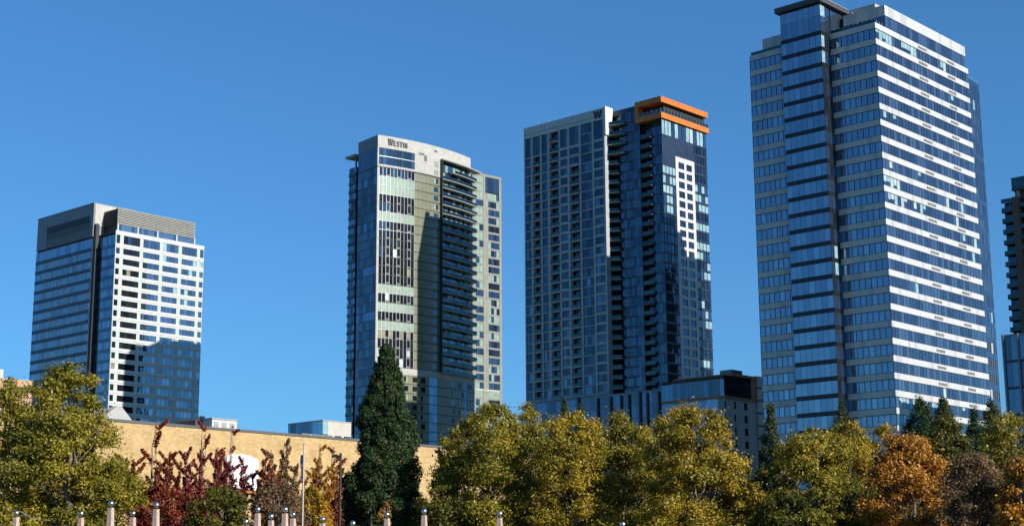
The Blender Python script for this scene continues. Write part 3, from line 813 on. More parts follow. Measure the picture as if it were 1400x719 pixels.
    # balcony wing at the north-west corner
    b0 = at_d(476.5, 260, 508); Bw = Fac((b0[0], b0[1]), (NW[0]+1.2, NW[1]+2.5))
    b = MB(); b.prism([Bw.p(.02, -.36, 0)[:2], Bw.p(Bw.L, -.36, 0)[:2], Bw.p(Bw.L, -9, 0)[:2], Bw.p(.02, -9, 0)[:2]], GZ-1, 136, 'glass_navy'); b.build('core', T)
    b = MB(); b.prism([Bw.p(-.8, 1.0, 0)[:2], Bw.p(Bw.L+.6, 1.0, 0)[:2], Bw.p(Bw.L+.6, -6, 0)[:2], Bw.p(-.8, -6, 0)[:2]], 139.4, 140.1, 'slab_pale'); b.build('canopy', T)
    b = MB(); b.prism([Bw.p(2.2, -1, 0)[:2], Bw.p(2.7, -1, 0)[:2], Bw.p(2.7, -1.5, 0)[:2], Bw.p(2.2, -1.5, 0)[:2]], 136, 139.4, 'slab_pale'); b.build('column', T)
    z1 = 136.0
    while z1 > 22:
        z0 = z1-FH
        sl = piece('balcony', T, 'slab_charcoal', Bw, 0.01, Bw.L, -.35, .06, z0, z0+.22)
        piece('railing', sl, 'rail_teal', Bw, .05, Bw.L, -.02, .02, z0+.23, z0+1.1)
        P.grid(Bw, .03, Bw.L, 4, z0+.24, z1, -.2, lambda i: choose(('glass_navy2', 4), ('glass_steel', 4), ('glass_black', 2)), prio=1)
        z1 = z0
    # right wing, set back
    r0 = np.array([379.5, 373.6]); r1 = np.array([399.6, 371.4])
    Rw = Fac(r0, r1); RZ = 143.3
    b = MB(); b.prism([Rw.p(0, -.3, 0)[:2], Rw.p(Rw.L, -.3, 0)[:2], Rw.p(Rw.L, -8, 0)[:2], Rw.p(0, -12, 0)[:2]], GZ-1, RZ-.3, 'core'); b.build('core', T)
    s_of = lambda px, py: (lambda d: (np.linalg.solve(np.array([[d[0], -Rw.d[0]], [d[1], -Rw.d[1]]]), Rw.a))[1])(ray(px, py))
    a = [s_of(px, 250) for px in (650, 660.5, 663, 682, 684.4)]
    c0 = s_of(667.5, 330)
    for q0, q1 in ((0, max(a[0], .3)), (a[1], a[2]), (a[3], Rw.L)): piece('pier', T, 'grey_stone', Rw, q0, q1, -.4, .12, GZ, RZ)
    piece('parapet', T, 'grey_stone', Rw, a[0], a[3], -.4, .1, RZ-.9, RZ-.002)
    P.grid(Rw, a[2], a[3], 5, RZ-6.4, RZ-.9, .0, 'glass_grey', prio=2)
    z1 = RZ-.9; k = 0
    while z1 > 22:
        z0 = z1-FH
        hot = z0 < zbelt
        m1 = choose(('blind_green', 5), ('glass_grey', 4)); m2 = choose(('glass_grey', 6), ('blind_green', 3), ('glass_black', 3))
        piece('spandrel', T, 'stone_white' if z0 < zbelt < z1 else 'grey_stone', Rw, a[0], a[1], -.3, .08, z0, z0+.7)
        P.grid(Rw, a[0], a[1], 2, z0+.7, z1, .0, lambda i: choose((m1, 5), ('glass_grey', 1), ('blind_green', 1)), prio=2)
        if k > 1:
            piece('spandrel', T, 'stone_white' if z0 < zbelt < z1 else 'grey_stone', Rw, a[2], a[3], -.3, .08, z0, z0+.7)
            piece('pier', T, 'grey_stone', Rw, a[2]+.004, c0, -.3, .085, z0+.7, z1-.003)
            P.grid(Rw, c0, a[3], 4, z0+.7, z1, .0, lambda i: choose((m2, 5), ('glass_grey', 1.5), ('glass_black', 1), ('blind_green', 1)), prio=2)
        z1 = z0; k += 1
    tag(mu.build('mullion', T), kind='stuff')
    # masts
    for px, py in ((637, 222), (566, 186)):
        t = t_of(px, py); q = cp(t, -1); mb = MB(); mb.tube((q[0], q[1], ZT-.4), (q[0], q[1], ZT+1.2), .08, .06, 'metal_pole'); mb.tube((q[0], q[1], ZT+1.2), (q[0], q[1], ZT+2.2), .05, .03, 'metal_pole'); mb.build('mast', T)
    # dark letters on the crown
    ta, tb = t_of(530, 196), t_of(557, 200)
    F = facet(ta, tb)
    z0 = 139.3
    za = on_d = None
    def letter(ch, s0, w, zb, h):
        mb = MB(); o0, o1 = .32, .46; th = w*.27; tn = max(w*.13, .1)
        def seg(x0, y0, x1, y1, a, b2=None):   # slanted bar of width a
            b2 = b2 or a
            A = [F.p(s0+x0-a/2, o1, zb+y0*h), F.p(s0+x0+a/2, o1, zb+y0*h), F.p(s0+x0+a/2, o0, zb+y0*h), F.p(s0+x0-a/2, o0, zb+y0*h)]
            Bq = [F.p(s0+x1-b2/2, o1, zb+y1*h), F.p(s0+x1+b2/2, o1, zb+y1*h), F.p(s0+x1+b2/2, o0, zb+y1*h), F.p(s0+x1-b2/2, o0, zb+y1*h)]
            mb.hexa(A+Bq, 'sign_black')
        def bar(x0, x1, y0, y1): mb.fbox(F, s0+x0, s0+x1, o0+.01, o1-.01, zb+y0*h, zb+y1*h, 'sign_black')
        if ch == 'W':
            seg(w*.3, 0, w*.1, 1, th*.7); seg(w*.32, 0, w*.5, 1, tn); seg(w*.7, 0, w*.5, 1, th*.7); seg(w*.72, 0, w*.93, 1, tn)
            for x in (.1, .5, .93): bar(w*(x-.12), w*(x+.12), .95, 1.02)
        elif ch == 'E': bar(w*.1, w*.1+th, 0, 1); bar(w*.02, w*.85, .9, 1); bar(w*.02, w*.9, 0, .1); bar(w*.1, w*.65, .46, .56)
        elif ch == 'S':
            seg(w*.75, .3, w*.25, .7, th); bar(w*.2, w*.8, .9, 1); bar(w*.15, w*.75, 0, .1); bar(w*.1, w*.1+th, .65, .95); bar(w*.88-th, w*.88, .05, .35); bar(w*.75, w*.85, .75, .95); bar(w*.1, w*.2, .05, .25)
        elif ch == 'T': bar(w*.5-th/2, w*.5+th/2, 0, .92); bar(w*.02, w*.98, .9, 1); bar(w*.02, w*.1, .78, .9); bar(w*.9, w*.98, .78, .9); bar(w*.28, w*.72, 0, .06)
        elif ch == 'I': bar(w*.5-th*.8, w*.5+th*.8, 0, 1); bar(w*.15, w*.85, 0, .06); bar(w*.15, w*.85, .94, 1)
        elif ch == 'N': bar(w*.15, w*.15+tn, 0, 1); bar(w*.85-tn, w*.85, 0, 1); seg(w*.78, 0, w*.22, 1, th); bar(w*.02, w*.35, 0, .06); bar(w*.65, w*.98, .94, 1)
        mb.build('letter', T)
    L = F.L; zb = 140.55
    widths = [('W', .27, 1.28), ('E', .16, 1), ('S', .15, 1), ('T', .16, 1), ('I', .09, 1), ('N', .17, 1)]
    s = 0.0
    for ch, w, hh in widths:
        letter(ch, s, w*L*.97, zb, 1.65*hh); s += w*L
    P.build(T)
build_curved_tower()

# ------------------------------------------------------------------ tower 1: white gridded office tower at left
def build_white_tower():
    Y0, XA, XB = 486.5, 313.7, 353.4
    ZT, FH = 128.0, 3.9
    T = thing('office_tower', (333, 505, GZ), 'white gridded office tower with louvred roof storey and blue glass side', 'tower')
    WX, WY0, WY1, WZ = 311.7, 499.0, 538.6, 140.3
    b = MB(); b.box(XA+.4, XB-.2, Y0+.45, 520, GZ-1, ZT-.3, 'core'); b.build('core', T)
    b = MB(); b.box(WX+.4, 345, WY0+.3, WY1, GZ-1, 128.5, 'core'); b.build('core', T)
    Sf = Fac((XA, Y0), (XB, Y0)); Ws = Fac((XA, 497.3), (XA, Y0)); W = Fac((WX, WY1), (WX, WY0)); WSf = Fac((WX, WY0), (XA+.4, WY0))
    P = Panes(); mu = MB()
    cols = [(313.97, 315.55, 1), (317.08, 324.26, 4), (325.71, 333.06, 4), (334.54, 341.57, 4), (343.15, 350.15, 4), (351.57, 353.2, 1)]
    prev = XA-.1
    for i, (a, c, n) in enumerate(cols+[(XB, XB, 0)]):
        if a-prev > .05: piece('pier', T, 'conc_mint', Sf, prev-XA, a-XA, -.4, .08, GZ, ZT-1.6)
        prev = c
    piece('parapet', T, 'conc_white', Sf, -.15, Sf.L, -.5, .2, ZT-1.6, ZT)
    z1 = ZT-1.6
    k = 0
    while z1 > 50:
        h = 4.9 if k == 0 else FH
        z0 = z1-h; sp = 1.65
        piece('spandrel', T, 'conc_white', Sf, -.15, Sf.L, -.4, .16, z0, z0+sp)
        piece('spandrel_line', T, 'grey_metal', Sf, -.15, Sf.L, .161, .2, z0+.62, z0+.75)
        for j, (a, c, n) in enumerate(cols):
            dark = j < 2  # left bays get blacker glass: the neighbouring tower's reflection put into the material
            if dark: mm = lambda i: choose(('glass_black', 8), ('glass_grey', 2), ('blind_olive', .5))
            else: mm = lambda i: choose(('glass_steel', 6), ('glass_blue', 3), ('blind_teal', .6))
            P.grid(Sf, a-XA, c-XA, n, z0+sp, z1, -.05, mm, gap=.12, prio=3)
        # shaded west faces
        for F, n, pr in ((Ws, 7, 1), (W, 30, 0), (WSf, 2, 0)):
            s0 = 0
            P.grid(F, 0, F.L, n, z0+1.4, z1, .0, lambda i: choose(('glass_steel', 5), ('glass_blue', 3)) if F is not W else choose(('glass_blue', 5), ('glass_steel', 3)), prio=pr)
            piece('spandrel', T, 'navy_panel' if F is not Ws else 'glass_navy2', F, 0, F.L, -.3, .04, z0, z0+1.4)
        if k > 0:
            for i in range(5, 30): mu.fbox(W, W.L*i/30-.1, W.L*i/30+.1, 0, .1, z0+1.42, z1-.02, 'mullion_light')
        z1 = z0; k += 1
    for F in (Sf, W): piece('lower_storeys', T, 'glass_deep', F, 0, F.L, -.3, .0, GZ-1, z1-.01)
    # notch between the two blocks
    piece('notch', T, 'dark_line', Fac((WX+.05, WY0+.1), (WX+.05, 497.35)), 0, 1.6, -1.8, -.4, GZ, ZT+4)
    piece('notch_glass', T, 'glass_deep', Fac((XA, 498.9), (XA, 497.3)), 0, 1.5, -1, -.7, GZ, ZT)
    # tall rear block crown: metal walls and a louvre field
    b = MB(); b.box(WX+.02, 330, WY0, WY1, 127.2, WZ-.4, 'grey_metal'); b.build('crown_block', T)
    b = MB(); b.box(WX-.1, 330.2, WY0-.1, WY1+.1, WZ-.4, WZ, 'grey_metal'); b.build('crown_coping', T)
    b = MB(); b.box(WX+.6, 330.1, WY0-.16, WY0-.005, 131.5, WZ-.41, 'cream_wall'); b.build('crown_panel', T)
    piece('louvre_field', T, 'louvre_dark', W, 7, W.L-2.6, -.2, .06, 130.4, 135.6)
    for i in range(9):
        piece('louvre', T, 'grey_metal', W, 7, W.L-.1, .061, .2, 127.4+i*.62, 127.65+i*.62)
    # louvred penthouse on the south block
    pS = Fac((316.2, 489.8), (351.3, 489.8)); pW = Fac((316.2, 498.9), (316.2, 489.8))
    b = MB(); b.box(316.6, 351, 490.1, 515, ZT-.3, 137.2, 'louvre_dark'); b.build('penthouse_core', T)
    for i in range(10):
        z = 131.3+i*.62
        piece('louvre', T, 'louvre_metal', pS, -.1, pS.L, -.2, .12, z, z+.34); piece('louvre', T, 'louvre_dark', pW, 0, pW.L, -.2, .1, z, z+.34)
    piece('penthouse_top', T, 'grey_metal', pS, -.15, pS.L+.1, -.6, .2, 137.2, 137.5)
    for i in range(5): s = pS.L*i/4; piece('post', T, 'conc_white', pS, min(s, pS.L-.5), min(s, pS.L-.5)+.5, -.3, .3, ZT-.3, 131.2)
    P.grid(pS, .5, pS.L, 24, ZT-.2, 131.1, .0, lambda i: choose(('glass_blue_clear', 5), ('glass_steel', 3)), prio=1)
    b = MB(); b.box(XA+.3, XB-.3, Y0+.4, 520, ZT-.31, ZT-.2, 'roofing'); b.build('roof', T)
    tag(mu.build('fin', T), kind='stuff')
    P.build(T)
build_white_tower()

# ------------------------------------------------------------------ low blocks between the towers
def build_podium():
    # glazed podium under the apartment tower
    X0 = 347.0
    y_n, y_s = on_x(728, 560, X0)[1], 261.2
    T = thing('podium_building', (X0+5, 285, GZ), 'low blue glass podium with black vertical fins at the foot of the gridded apartment tower', 'building')
    W = Fac((X0, y_n), (X0, y_s))
    zt = 52.3
    b = MB(); b.box(X0+.3, 358, y_s, y_n, GZ-1, zt-.1, 'core'); b.build('core', T)
    P = Panes()
    n = 26
    for k in range(7):
        z1 = zt-.5-k*3.6; z0 = z1-3.6
        P.grid(W, 0, W.L, n, z0+.3, z1, .0, lambda i: choose(('glass_deep', 4), ('glass_navy2', 5)), prio=1)
        piece('spandrel', T, 'grey_metal', W, 0, W.L, -.3, .08, z0, z0+.3)
    piece('parapet', T, 'grey_metal', W, -.1, W.L, -.4, .12, zt-.5, zt)
    for px in (792, 818, 836, 850, 861, 876, 886, 902):
        s = y_n-on_x(px, 560, X0)[1]; piece('fin', T, 'band_black', W, s-.28, s+.28, .09, .5, 26, zt-.7 if px not in (792, 876) else zt)
    P.build(T)
    # brown framed block
    T2 = thing('podium_building', (X0+8, 250, GZ), 'low grey block with brown roof frame beside the white banded office tower', 'building')
    Yc, Xe = 239.9, 361.6
    W = Fac((X0-.6, 261.0), (X0-.6, Yc)); Sf = Fac((X0-.6, Yc), (Xe, Yc)); P = Panes()
    b = MB(); b.box(X0-.2, 366, Yc+.4, 261, GZ-1, 54, 'core'); b.build('core', T2)
    P.grid(W, 0, W.L, 16, 48.6, 53.0, .0, lambda i: choose(('glass_deep', 4), ('glass_navy2', 5)), prio=2)
    P.grid(Sf, .05, Sf.L-2.6, 6, 48.6, 54.2, .0, lambda i: choose(('glass_black', 6), ('glass_navy', 2)), prio=3)
    piece('frame_belt', T2, 'brown_metal', W, 0, W.L+.3, -.3, .3, 47.85, 48.55); piece('frame_belt', T2, 'brown_metal', Sf, 0, Sf.L, -.3, .31, 47.85, 48.55)
    piece('frame_post', T2, 'brown_metal', Sf, Sf.L-2.6, Sf.L, -.3, .3, 48.56, 54.2)
    b = MB(); b.box(X0+2.6, Xe, Yc-.6, 259.5, 54.2, 54.9, 'brown_metal'); b.build('roof_slab', T2)
    b = MB(); b.box(X0-.4, X0+2.5, Yc+.5, 258, 53.0, 53.3, 'grey_metal'); b.build('roof_ledge', T2)
    b = MB(); b.box(352, 357, 241, 245, 54.9, 56.3, 'grey_metal'); b.box(352.3, 356.7, 240.9, 241, 55.1, 56.1, 'louvre_dark'); b.build('roof_unit', T2)
    z1 = 47.8
    for k in range(6):
        z0 = z1-3.5
        P.grid(W, 0, W.L, 10, z0+.4, z1, .0, lambda i: choose(('glass_deep', 5), ('glass_blue', 2), ('grey_metal', .8)), prio=1)
        piece('spandrel', T2, 'grey_metal', W, 0, W.L, -.3, .06, z0, z0+.4)
        sts = [0, .9, 4.4, 5.5, 9.2, 11.0, Sf.L]
        for j in range(6):
            if j % 2 == 0:
                P.add(Sf, sts[j]+.02, sts[j+1]-.02, z0+1.0, z1-.5, -.15, 'glass_black', 3)
                piece('wall_panel', T2, 'grid_light', Sf, sts[j], sts[j+1], -.35, .04, z1-.5, z1-.02)
                piece('wall_panel', T2, 'grid_light', Sf, sts[j], sts[j+1], -.35, .04, z0, z0+1.0)
            else: piece('wall_panel', T2, 'grid_light', Sf, sts[j], sts[j+1], -.35, .05, z0, z1-.02)
        z1 = z0
    F = Fac((Xe+.05, Yc-.4), (364.9, Yc-.4))
    z1 = 55.2
    for k in range(6):
        h = 3.5; piece('white_block', T2, 'white_panel', F, 0, F.L, -1, .2, z1-h+.45, z1); z1 -= h
    P.grid(Sf, 0, Sf.L, 8, 18, 26.5, .0, lambda i: choose(('glass_blue', 5), ('glass_blue_clear', 2)))
    P.grid(W, 0, W.L, 10, 18, 26.5, .0, 'glass_blue')
    P.build(T2)
build_podium()

def build_right_edge():
    # glass block with pale posts, right of the banded tower
    X0 = 330.0
    yl = on_x(1372, 470, X0)[1]
    T = thing('office_block', (X0+6, yl-12, GZ), 'lower teal glass block with grey posts right of the white banded tower', 'building')
    W = Fac((X0, yl), (X0, yl-24)); zt = on_x(1372, 458, X0)[2]
    b = MB(); b.box(X0+.4, X0+26, yl-24, yl-.05, GZ-1, zt-.2, 'core'); b.build('core', T)
    P = Panes()
    s1 = yl-on_x(1392, 470, X0)[1]
    z1 = zt-.4
    k = 0
    while z1 > 15:
        z0 = z1-6.0
        for j in range(7): P.grid(W, j*s1, (j+1)*s1, 2, z0+.6, z1, .0, lambda i: choose(('glass_deep', 5), ('glass_navy2', 3)), prio=1)
        piece('spandrel', T, 'navy_panel', W, 0, W.L, -.3, .05, z0, z0+.6); z1 = z0; k += 1
    for j in range(7): piece('post', T, 'grey_metal', W, j*s1-.22, j*s1+.22, -.1, .45, GZ, zt+.05)
    piece('coping', T, 'grey_metal', W, -.2, W.L, -.5, .15, zt-.4, zt-.002)
    P.build(T)
    # brown balcony tower far right
    X1 = 436.0
    q = on_x(1370, 290, X1); y0 = q[1]; z_lo = on_x(1370, 277, X1)[2]; ym = on_x(1385, 270, X1)[1]; z_hi = on_x(1386, 243, X1)[2]
    T = thing('apartment_tower', (X1+8, y0-10, GZ), 'dark brown balcony tower rising behind the teal glass block', 'tower')
    W = Fac((X1, y0), (X1, y0-26)); sm = y0-ym
    b = MB(); b.box(X1+1.6, X1+24, y0-26, ym, GZ-1, z_hi-4, 'brown_conc'); b.build('core', T)
    b = MB(); b.box(X1+1.6, X1+20, ym, y0-.1, GZ-1, z_lo-1.5, 'brown_conc'); b.build('core', T)
    P = Panes()
    z1 = z_lo
    while z1 > 50:
        z0 = z1-3.3
        sl = piece('balcony', T, 'slab_charcoal', W, 0, sm-.3, -1.5, .4, z0, z0+.3); piece('railing', sl, 'rail_teal', W, .05, sm-.35, .28, .33, z0+.31, z0+1.4)
        sl = piece('balcony', T, 'slab_charcoal', W, sm+1.8, W.L, -1.5, .3, z0+1, z0+1.3); piece('railing', sl, 'rail_teal', W, sm+1.9, W.L, .2, .25, z0+1.31, z0+2.3)
        P.grid(W, .2, sm-.3, 2, z0+.3, z1, -1.5, 'glass_navy', prio=1); P.grid(W, sm+1.8, W.L, 8, z0+1.3, z1+1, -1.5, 'glass_black', prio=1)
        z1 = z0
    piece('pier', T, 'brown_conc', W, sm-.2, sm+1.75, -1.6, .5, GZ, z_hi-6)
    piece('roof_rail', T, 'rail_teal', W, 0, sm-.3, .2, .26, z_lo-.4, z_lo+.9)
    piece('cream_frame', T, 'cream_wall', Fac((X1, ym-1.2), (X1+6, ym-1.2)), .3, 3.4, -.2, .5, z_hi-7.5, z_hi-4.1)  # cream-coloured frame piece near the roof
    b = MB(); b.box(X1-.3, X1+20, y0-26, ym+.2, z_hi-4, z_hi-3.5, 'slab_charcoal'); b.build('roof', T)
    piece('roof_rail', T, 'rail_teal', W, sm-.2, W.L, .0, .06, z_hi-3.48, z_hi)
    P.build(T)
build_right_edge()

# ------------------------------------------------------------------ brick mall and what stands on it
def build_mall():
    Y0, Z = 124.4, 15.0
    T = thing('shopping_mall', (100, 130, 1.5), 'long windowless tan brick building behind the red maples and the conifer', 'building')
    b = MB(); b.box(48, 152, Y0, 158, .5, Z-.35, 'tan_brick'); b.build('wall', T)
    b = MB(); b.box(47.9, 152.1, Y0-.08, 158.1, Z-.349, Z-.1, 'slab_charcoal'); b.box(47.95, 152.05, Y0+.5, 158, Z-.4, Z-.3, 'roofing'); b.build('coping', T)
    # white board on the wall
    s = thing('wall_sign', (95.7, Y0, 9), 'blank white board with rounded top on the tan brick wall', 'sign')
    xl, xr = on_y(306, 645, Y0)[0], on_y(349.5, 645, Y0)[0]
    zt, zb = on_y(330, 621, Y0)[2], on_y(330, 670, Y0)[2]
    w = xr-xl; pts = []
    for i in range(9): t = math.pi-i*math.pi/2/8; pts.append((xl+w*.16+w*.16*math.cos(t), zt-.5+.4*math.sin(t)))
    pts += [(xl+w*.45, zt), (xl+w*.7, zt-.1), (xr-.1, zt-.42), (xr, zt-.6), (xr, zb+.05), (xr-.15, zb), (xl+w*.3, zb+.2), (xl+.15, zb+.45), (xl, zb+.7)]
    mb = MB(); n = len(pts); y1, y2 = Y0-.45, Y0-.06
    mb.add([(p[0], y1, p[1]) for p in pts]+[(p[0], y2, p[1]) for p in pts], [tuple(range(n-1, -1, -1)), tuple(range(n, 2*n))]+[(i, (i+1) % n, n+(i+1) % n, n+i) for i in range(n)], 'sign_white')
    mb.build('board', s)
    mb = MB(); mb.box(xl+w*.3, xr-.1, y1+.1, y2+.05, zb-.25, zb-.02, 'brown_metal'); mb.build('lower_strip', s)  # brown strip along the board's lower edge
    # hipped grey skylight roof
    t = thing('roof_pavilion', (95, 140, Z), 'grey hipped roof rising above the tan brick parapet', 'roof')
    Yr = 134
    pa = on_y(165, 555, Yr+5); x0 = on_y(119, 575, Yr)[0]; x1 = on_y(196, 578, Yr)[0]
    xa = pa[0]; za = pa[2]; zb = Z-.3
    mb = MB()
    v = [(x0, Yr, zb), (x1, Yr, zb), (x1, Yr+11, zb), (x0, Yr+11, zb), (xa-.4, Yr+5, za), (xa+.1, Yr+5, za), (xa+.1, Yr+6, za), (xa-.4, Yr+6, za)]
    mb.hexa(v, 'pavilion'); mb.build('hip_roof', t)
    mb = MB(); e = on_y(128, 563, Yr+8)
    mb.hexa([(x0-1.5, Yr+6, zb), (xa-2, Yr+6, zb), (xa-2, Yr+10, zb), (x0-1.5, Yr+10, zb), (x0-1, Yr+7, za-1.0), (xa-.6, Yr+7, za-.1), (xa-.6, Yr+9, za-.1), (x0-1, Yr+9, za-1.0)], 'slab_pale'); mb.build('rear_roof', t)
    # roof plant boxes
    t = thing('plant_room', (110, 150, Z), 'pale rooftop plant box above the brick parapet', 'plant room')
    a = on_y(290, 575, 150); c = on_y(331, 582, 150); zt = on_y(300, 571.5, 150)[2]
    mb = MB(); mb.box(a[0], c[0]-.8, 150, 153, Z-.4, zt-.15, 'conc_white'); mb.build('wall', t)
    mb = MB(); mb.box(a[0]-.1, c[0]-.7, 149.9, 153.1, zt-.15, zt, 'slab_pale'); mb.build('cap', t)
    for i in range(3):
        x = a[0]+(c[0]-a[0]-.9)*(i+.5)/3; mb = MB(); mb.box(x-.35, x+.35, 149.93, 149.998, zt-1.0, zt-.45, 'slab_pale'); mb.build('louvre', t)
    t = thing('plant_room', (107, 151, Z), 'dark rooftop plant box beside the pale one', 'plant room')
    a2 = on_y(267, 577, 152); zt2 = on_y(289, 570, 152)[2]
    mb = MB(); mb.hexa([(a2[0], 152, Z-.4), (a[0]+.3, 152, Z-.4), (a[0]+.3, 156, Z-.4), (a2[0], 156, Z-.4), (a2[0], 152, zt2-.5), (a[0]+.3, 152, zt2), (a[0]+.3, 156, zt2), (a2[0], 156, zt2-.5)], 'slab_dark'); mb.build('wall', t)
    mb = MB(); mb.box(a[0]-.3, a[0]+.35, 151.9, 152.2, Z-.4, zt2+.02, 'rail_teal'); mb.build('end_panel', t)
    t = thing('upper_wall', (70, 170, Z), 'pinkish beige upper storey seen above the tree at the left edge', 'building')
    q0 = on_y(-30, 520, 180); q1 = on_y(44, 528, 180); zz = on_y(20, 519, 180)[2]
    mb = MB(); mb.box(q0[0]-14, q1[0], 180, 190, 1, zz, 'pink_wall'); mb.build('wall', t)
    mb = MB(); q2 = on_y(5, 505, 181); mb.box(q0[0]-14, q2[0], 181, 188, zz, q2[2], 'cream_wall'); mb.build('upper_block', t)
    mb = MB(); mb.box(q0[0]-14.05, q1[0]+.05, 179.95, 190.05, zz, zz+.12, 'slab_pale'); mb.build('coping', t)
build_mall()

def build_far_block():
    Y0 = 300
    T = thing('low_office', (285, 310, GZ), 'low glass and concrete building behind the brick parapet, left of the curved tower', 'building')
    p = on_y(441.5, 573.5, Y0); xe = on_y(480, 580, Y0)[0]
    W = Fac((p[0], Y0+on_x(394, 577, p[0])[1]-Y0), (p[0], Y0)); zt = p[2]
    b = MB(); b.box(p[0]+.3, xe, Y0+.3, W.a[1], GZ-1, zt-.3, 'core'); b.build('core', T)
    P = Panes()
    P.grid(W, 0, W.L-4, 9, zt-3.6, zt-.3, .0, lambda i: choose(('glass_deep', 4), ('glass_steel', 2), ('glass_grey', 3)), prio=1); P.grid(W, W.L-4, W.L, 2, zt-3.6, zt-.3, .0, 'glass_blue_clear')
    Sf = Fac((p[0], Y0), (xe, Y0)); P.grid(Sf, 0, 1.6, 1, zt-3.6, zt-.3, .0, 'blind_teal')
    piece('wall', T, 'cream_wall', Sf, 1.6, Sf.L, -.3, .05, zt-3.8, zt-.3); piece('coping', T, 'slab_pale', Sf, -.1, Sf.L, -.4, .1, zt-.3, zt); piece('coping', T, 'slab_pale', W, 0, W.L, -.4, .1, zt-.3, zt)
    b = MB(); b.box(p[0]-8, p[0]+1.8, Y0-1.5, W.a[1]+12, GZ-1, zt-4.0, 'grey_metal'); b.build('lower_wing', T)
    for s in (3, 8, 12): b = MB(); b.box(p[0]-8.1+s*.8, p[0]-7.4+s*.8, Y0-1.7, Y0-1.5, zt-8, zt-4.2, 'conc_white'); b.build('post', T)
    b = MB(); b.box(p[0]+2, xe, Y0-1, Y0-.2, zt-8, zt-4.4, 'louvre_dark'); b.build('loggia', T)
    for i in range(2): b = MB(); b.box(p[0]+2.2+i*3, p[0]+2.9+i*3, Y0-1.3, Y0-1.02, zt-8, zt-3.9, 'conc_white'); b.build('post', T)
    P.build(T)
build_far_block()

# ------------------------------------------------------------------ trees
def leaf_mesh(name, cen, nrm_bias, size, mat, parent, rng, aspect=0.62, up=0.35):
    """one mesh of many small leaf blades"""
    n = len(cen)
    nr = rng.normal(size=(n, 3)); nr /= np.linalg.norm(nr, axis=1)[:, None]+1e-9
    nr = nr + nrm_bias*0.9 + np.array([0, 0, up]); nr /= np.linalg.norm(nr, axis=1)[:, None]+1e-9
    t = rng.normal(size=(n, 3)); t -= (t*nr).sum(1)[:, None]*nr; t /= np.linalg.norm(t, axis=1)[:, None]+1e-9
    bt = np.cross(nr, t)
    L = (size*rng.uniform(.65, 1.35, n))[:, None]
    Wd = L*aspect
    fold = nr*L*.12
    v = np.stack([cen-t*L*.5, cen+bt*Wd*.5+fold, cen+t*L*.5, cen-bt*Wd*.5+fold], 1).reshape(-1, 3)
    base = np.array(WM[parent.name].to_translation())
    v = v-base
    me = bpy.data.meshes.new(name)
    me.vertices.add(4*n); me.vertices.foreach_set('co', v.astype(np.float32).ravel())
    me.loops.add(4*n); me.loops.foreach_set('vertex_index', np.arange(4*n, dtype=np.int32))
    me.polygons.add(n); me.polygons.foreach_set('loop_start', np.arange(0, 4*n, 4, dtype=np.int32)); me.polygons.foreach_set('loop_total', np.full(n, 4, dtype=np.int32))
    me.materials.append(MATS[mat]); me.update(calc_edges=True)
    return link(bpy.data.objects.new(name, me), parent, Matrix.Translation(Vector(base)))

def limb(mb, a, b, r0, r1, mat, rng, wob=.06, n=4):
    a = np.array(a, float); b = np.array(b, float); L = np.linalg.norm(b-a); prev = a; pr = r0
    for i in range(1, n+1):
        t = i/n; q = a+(b-a)*t
        if i < n: q = q+rng.normal(size=3)*L*wob*np.array([1, 1, .5])
        r = r0+(r1-r0)*t
        mb.tube(prev, q, pr, r, mat, 6 if r0 > .05 else 4); prev = q; pr = r

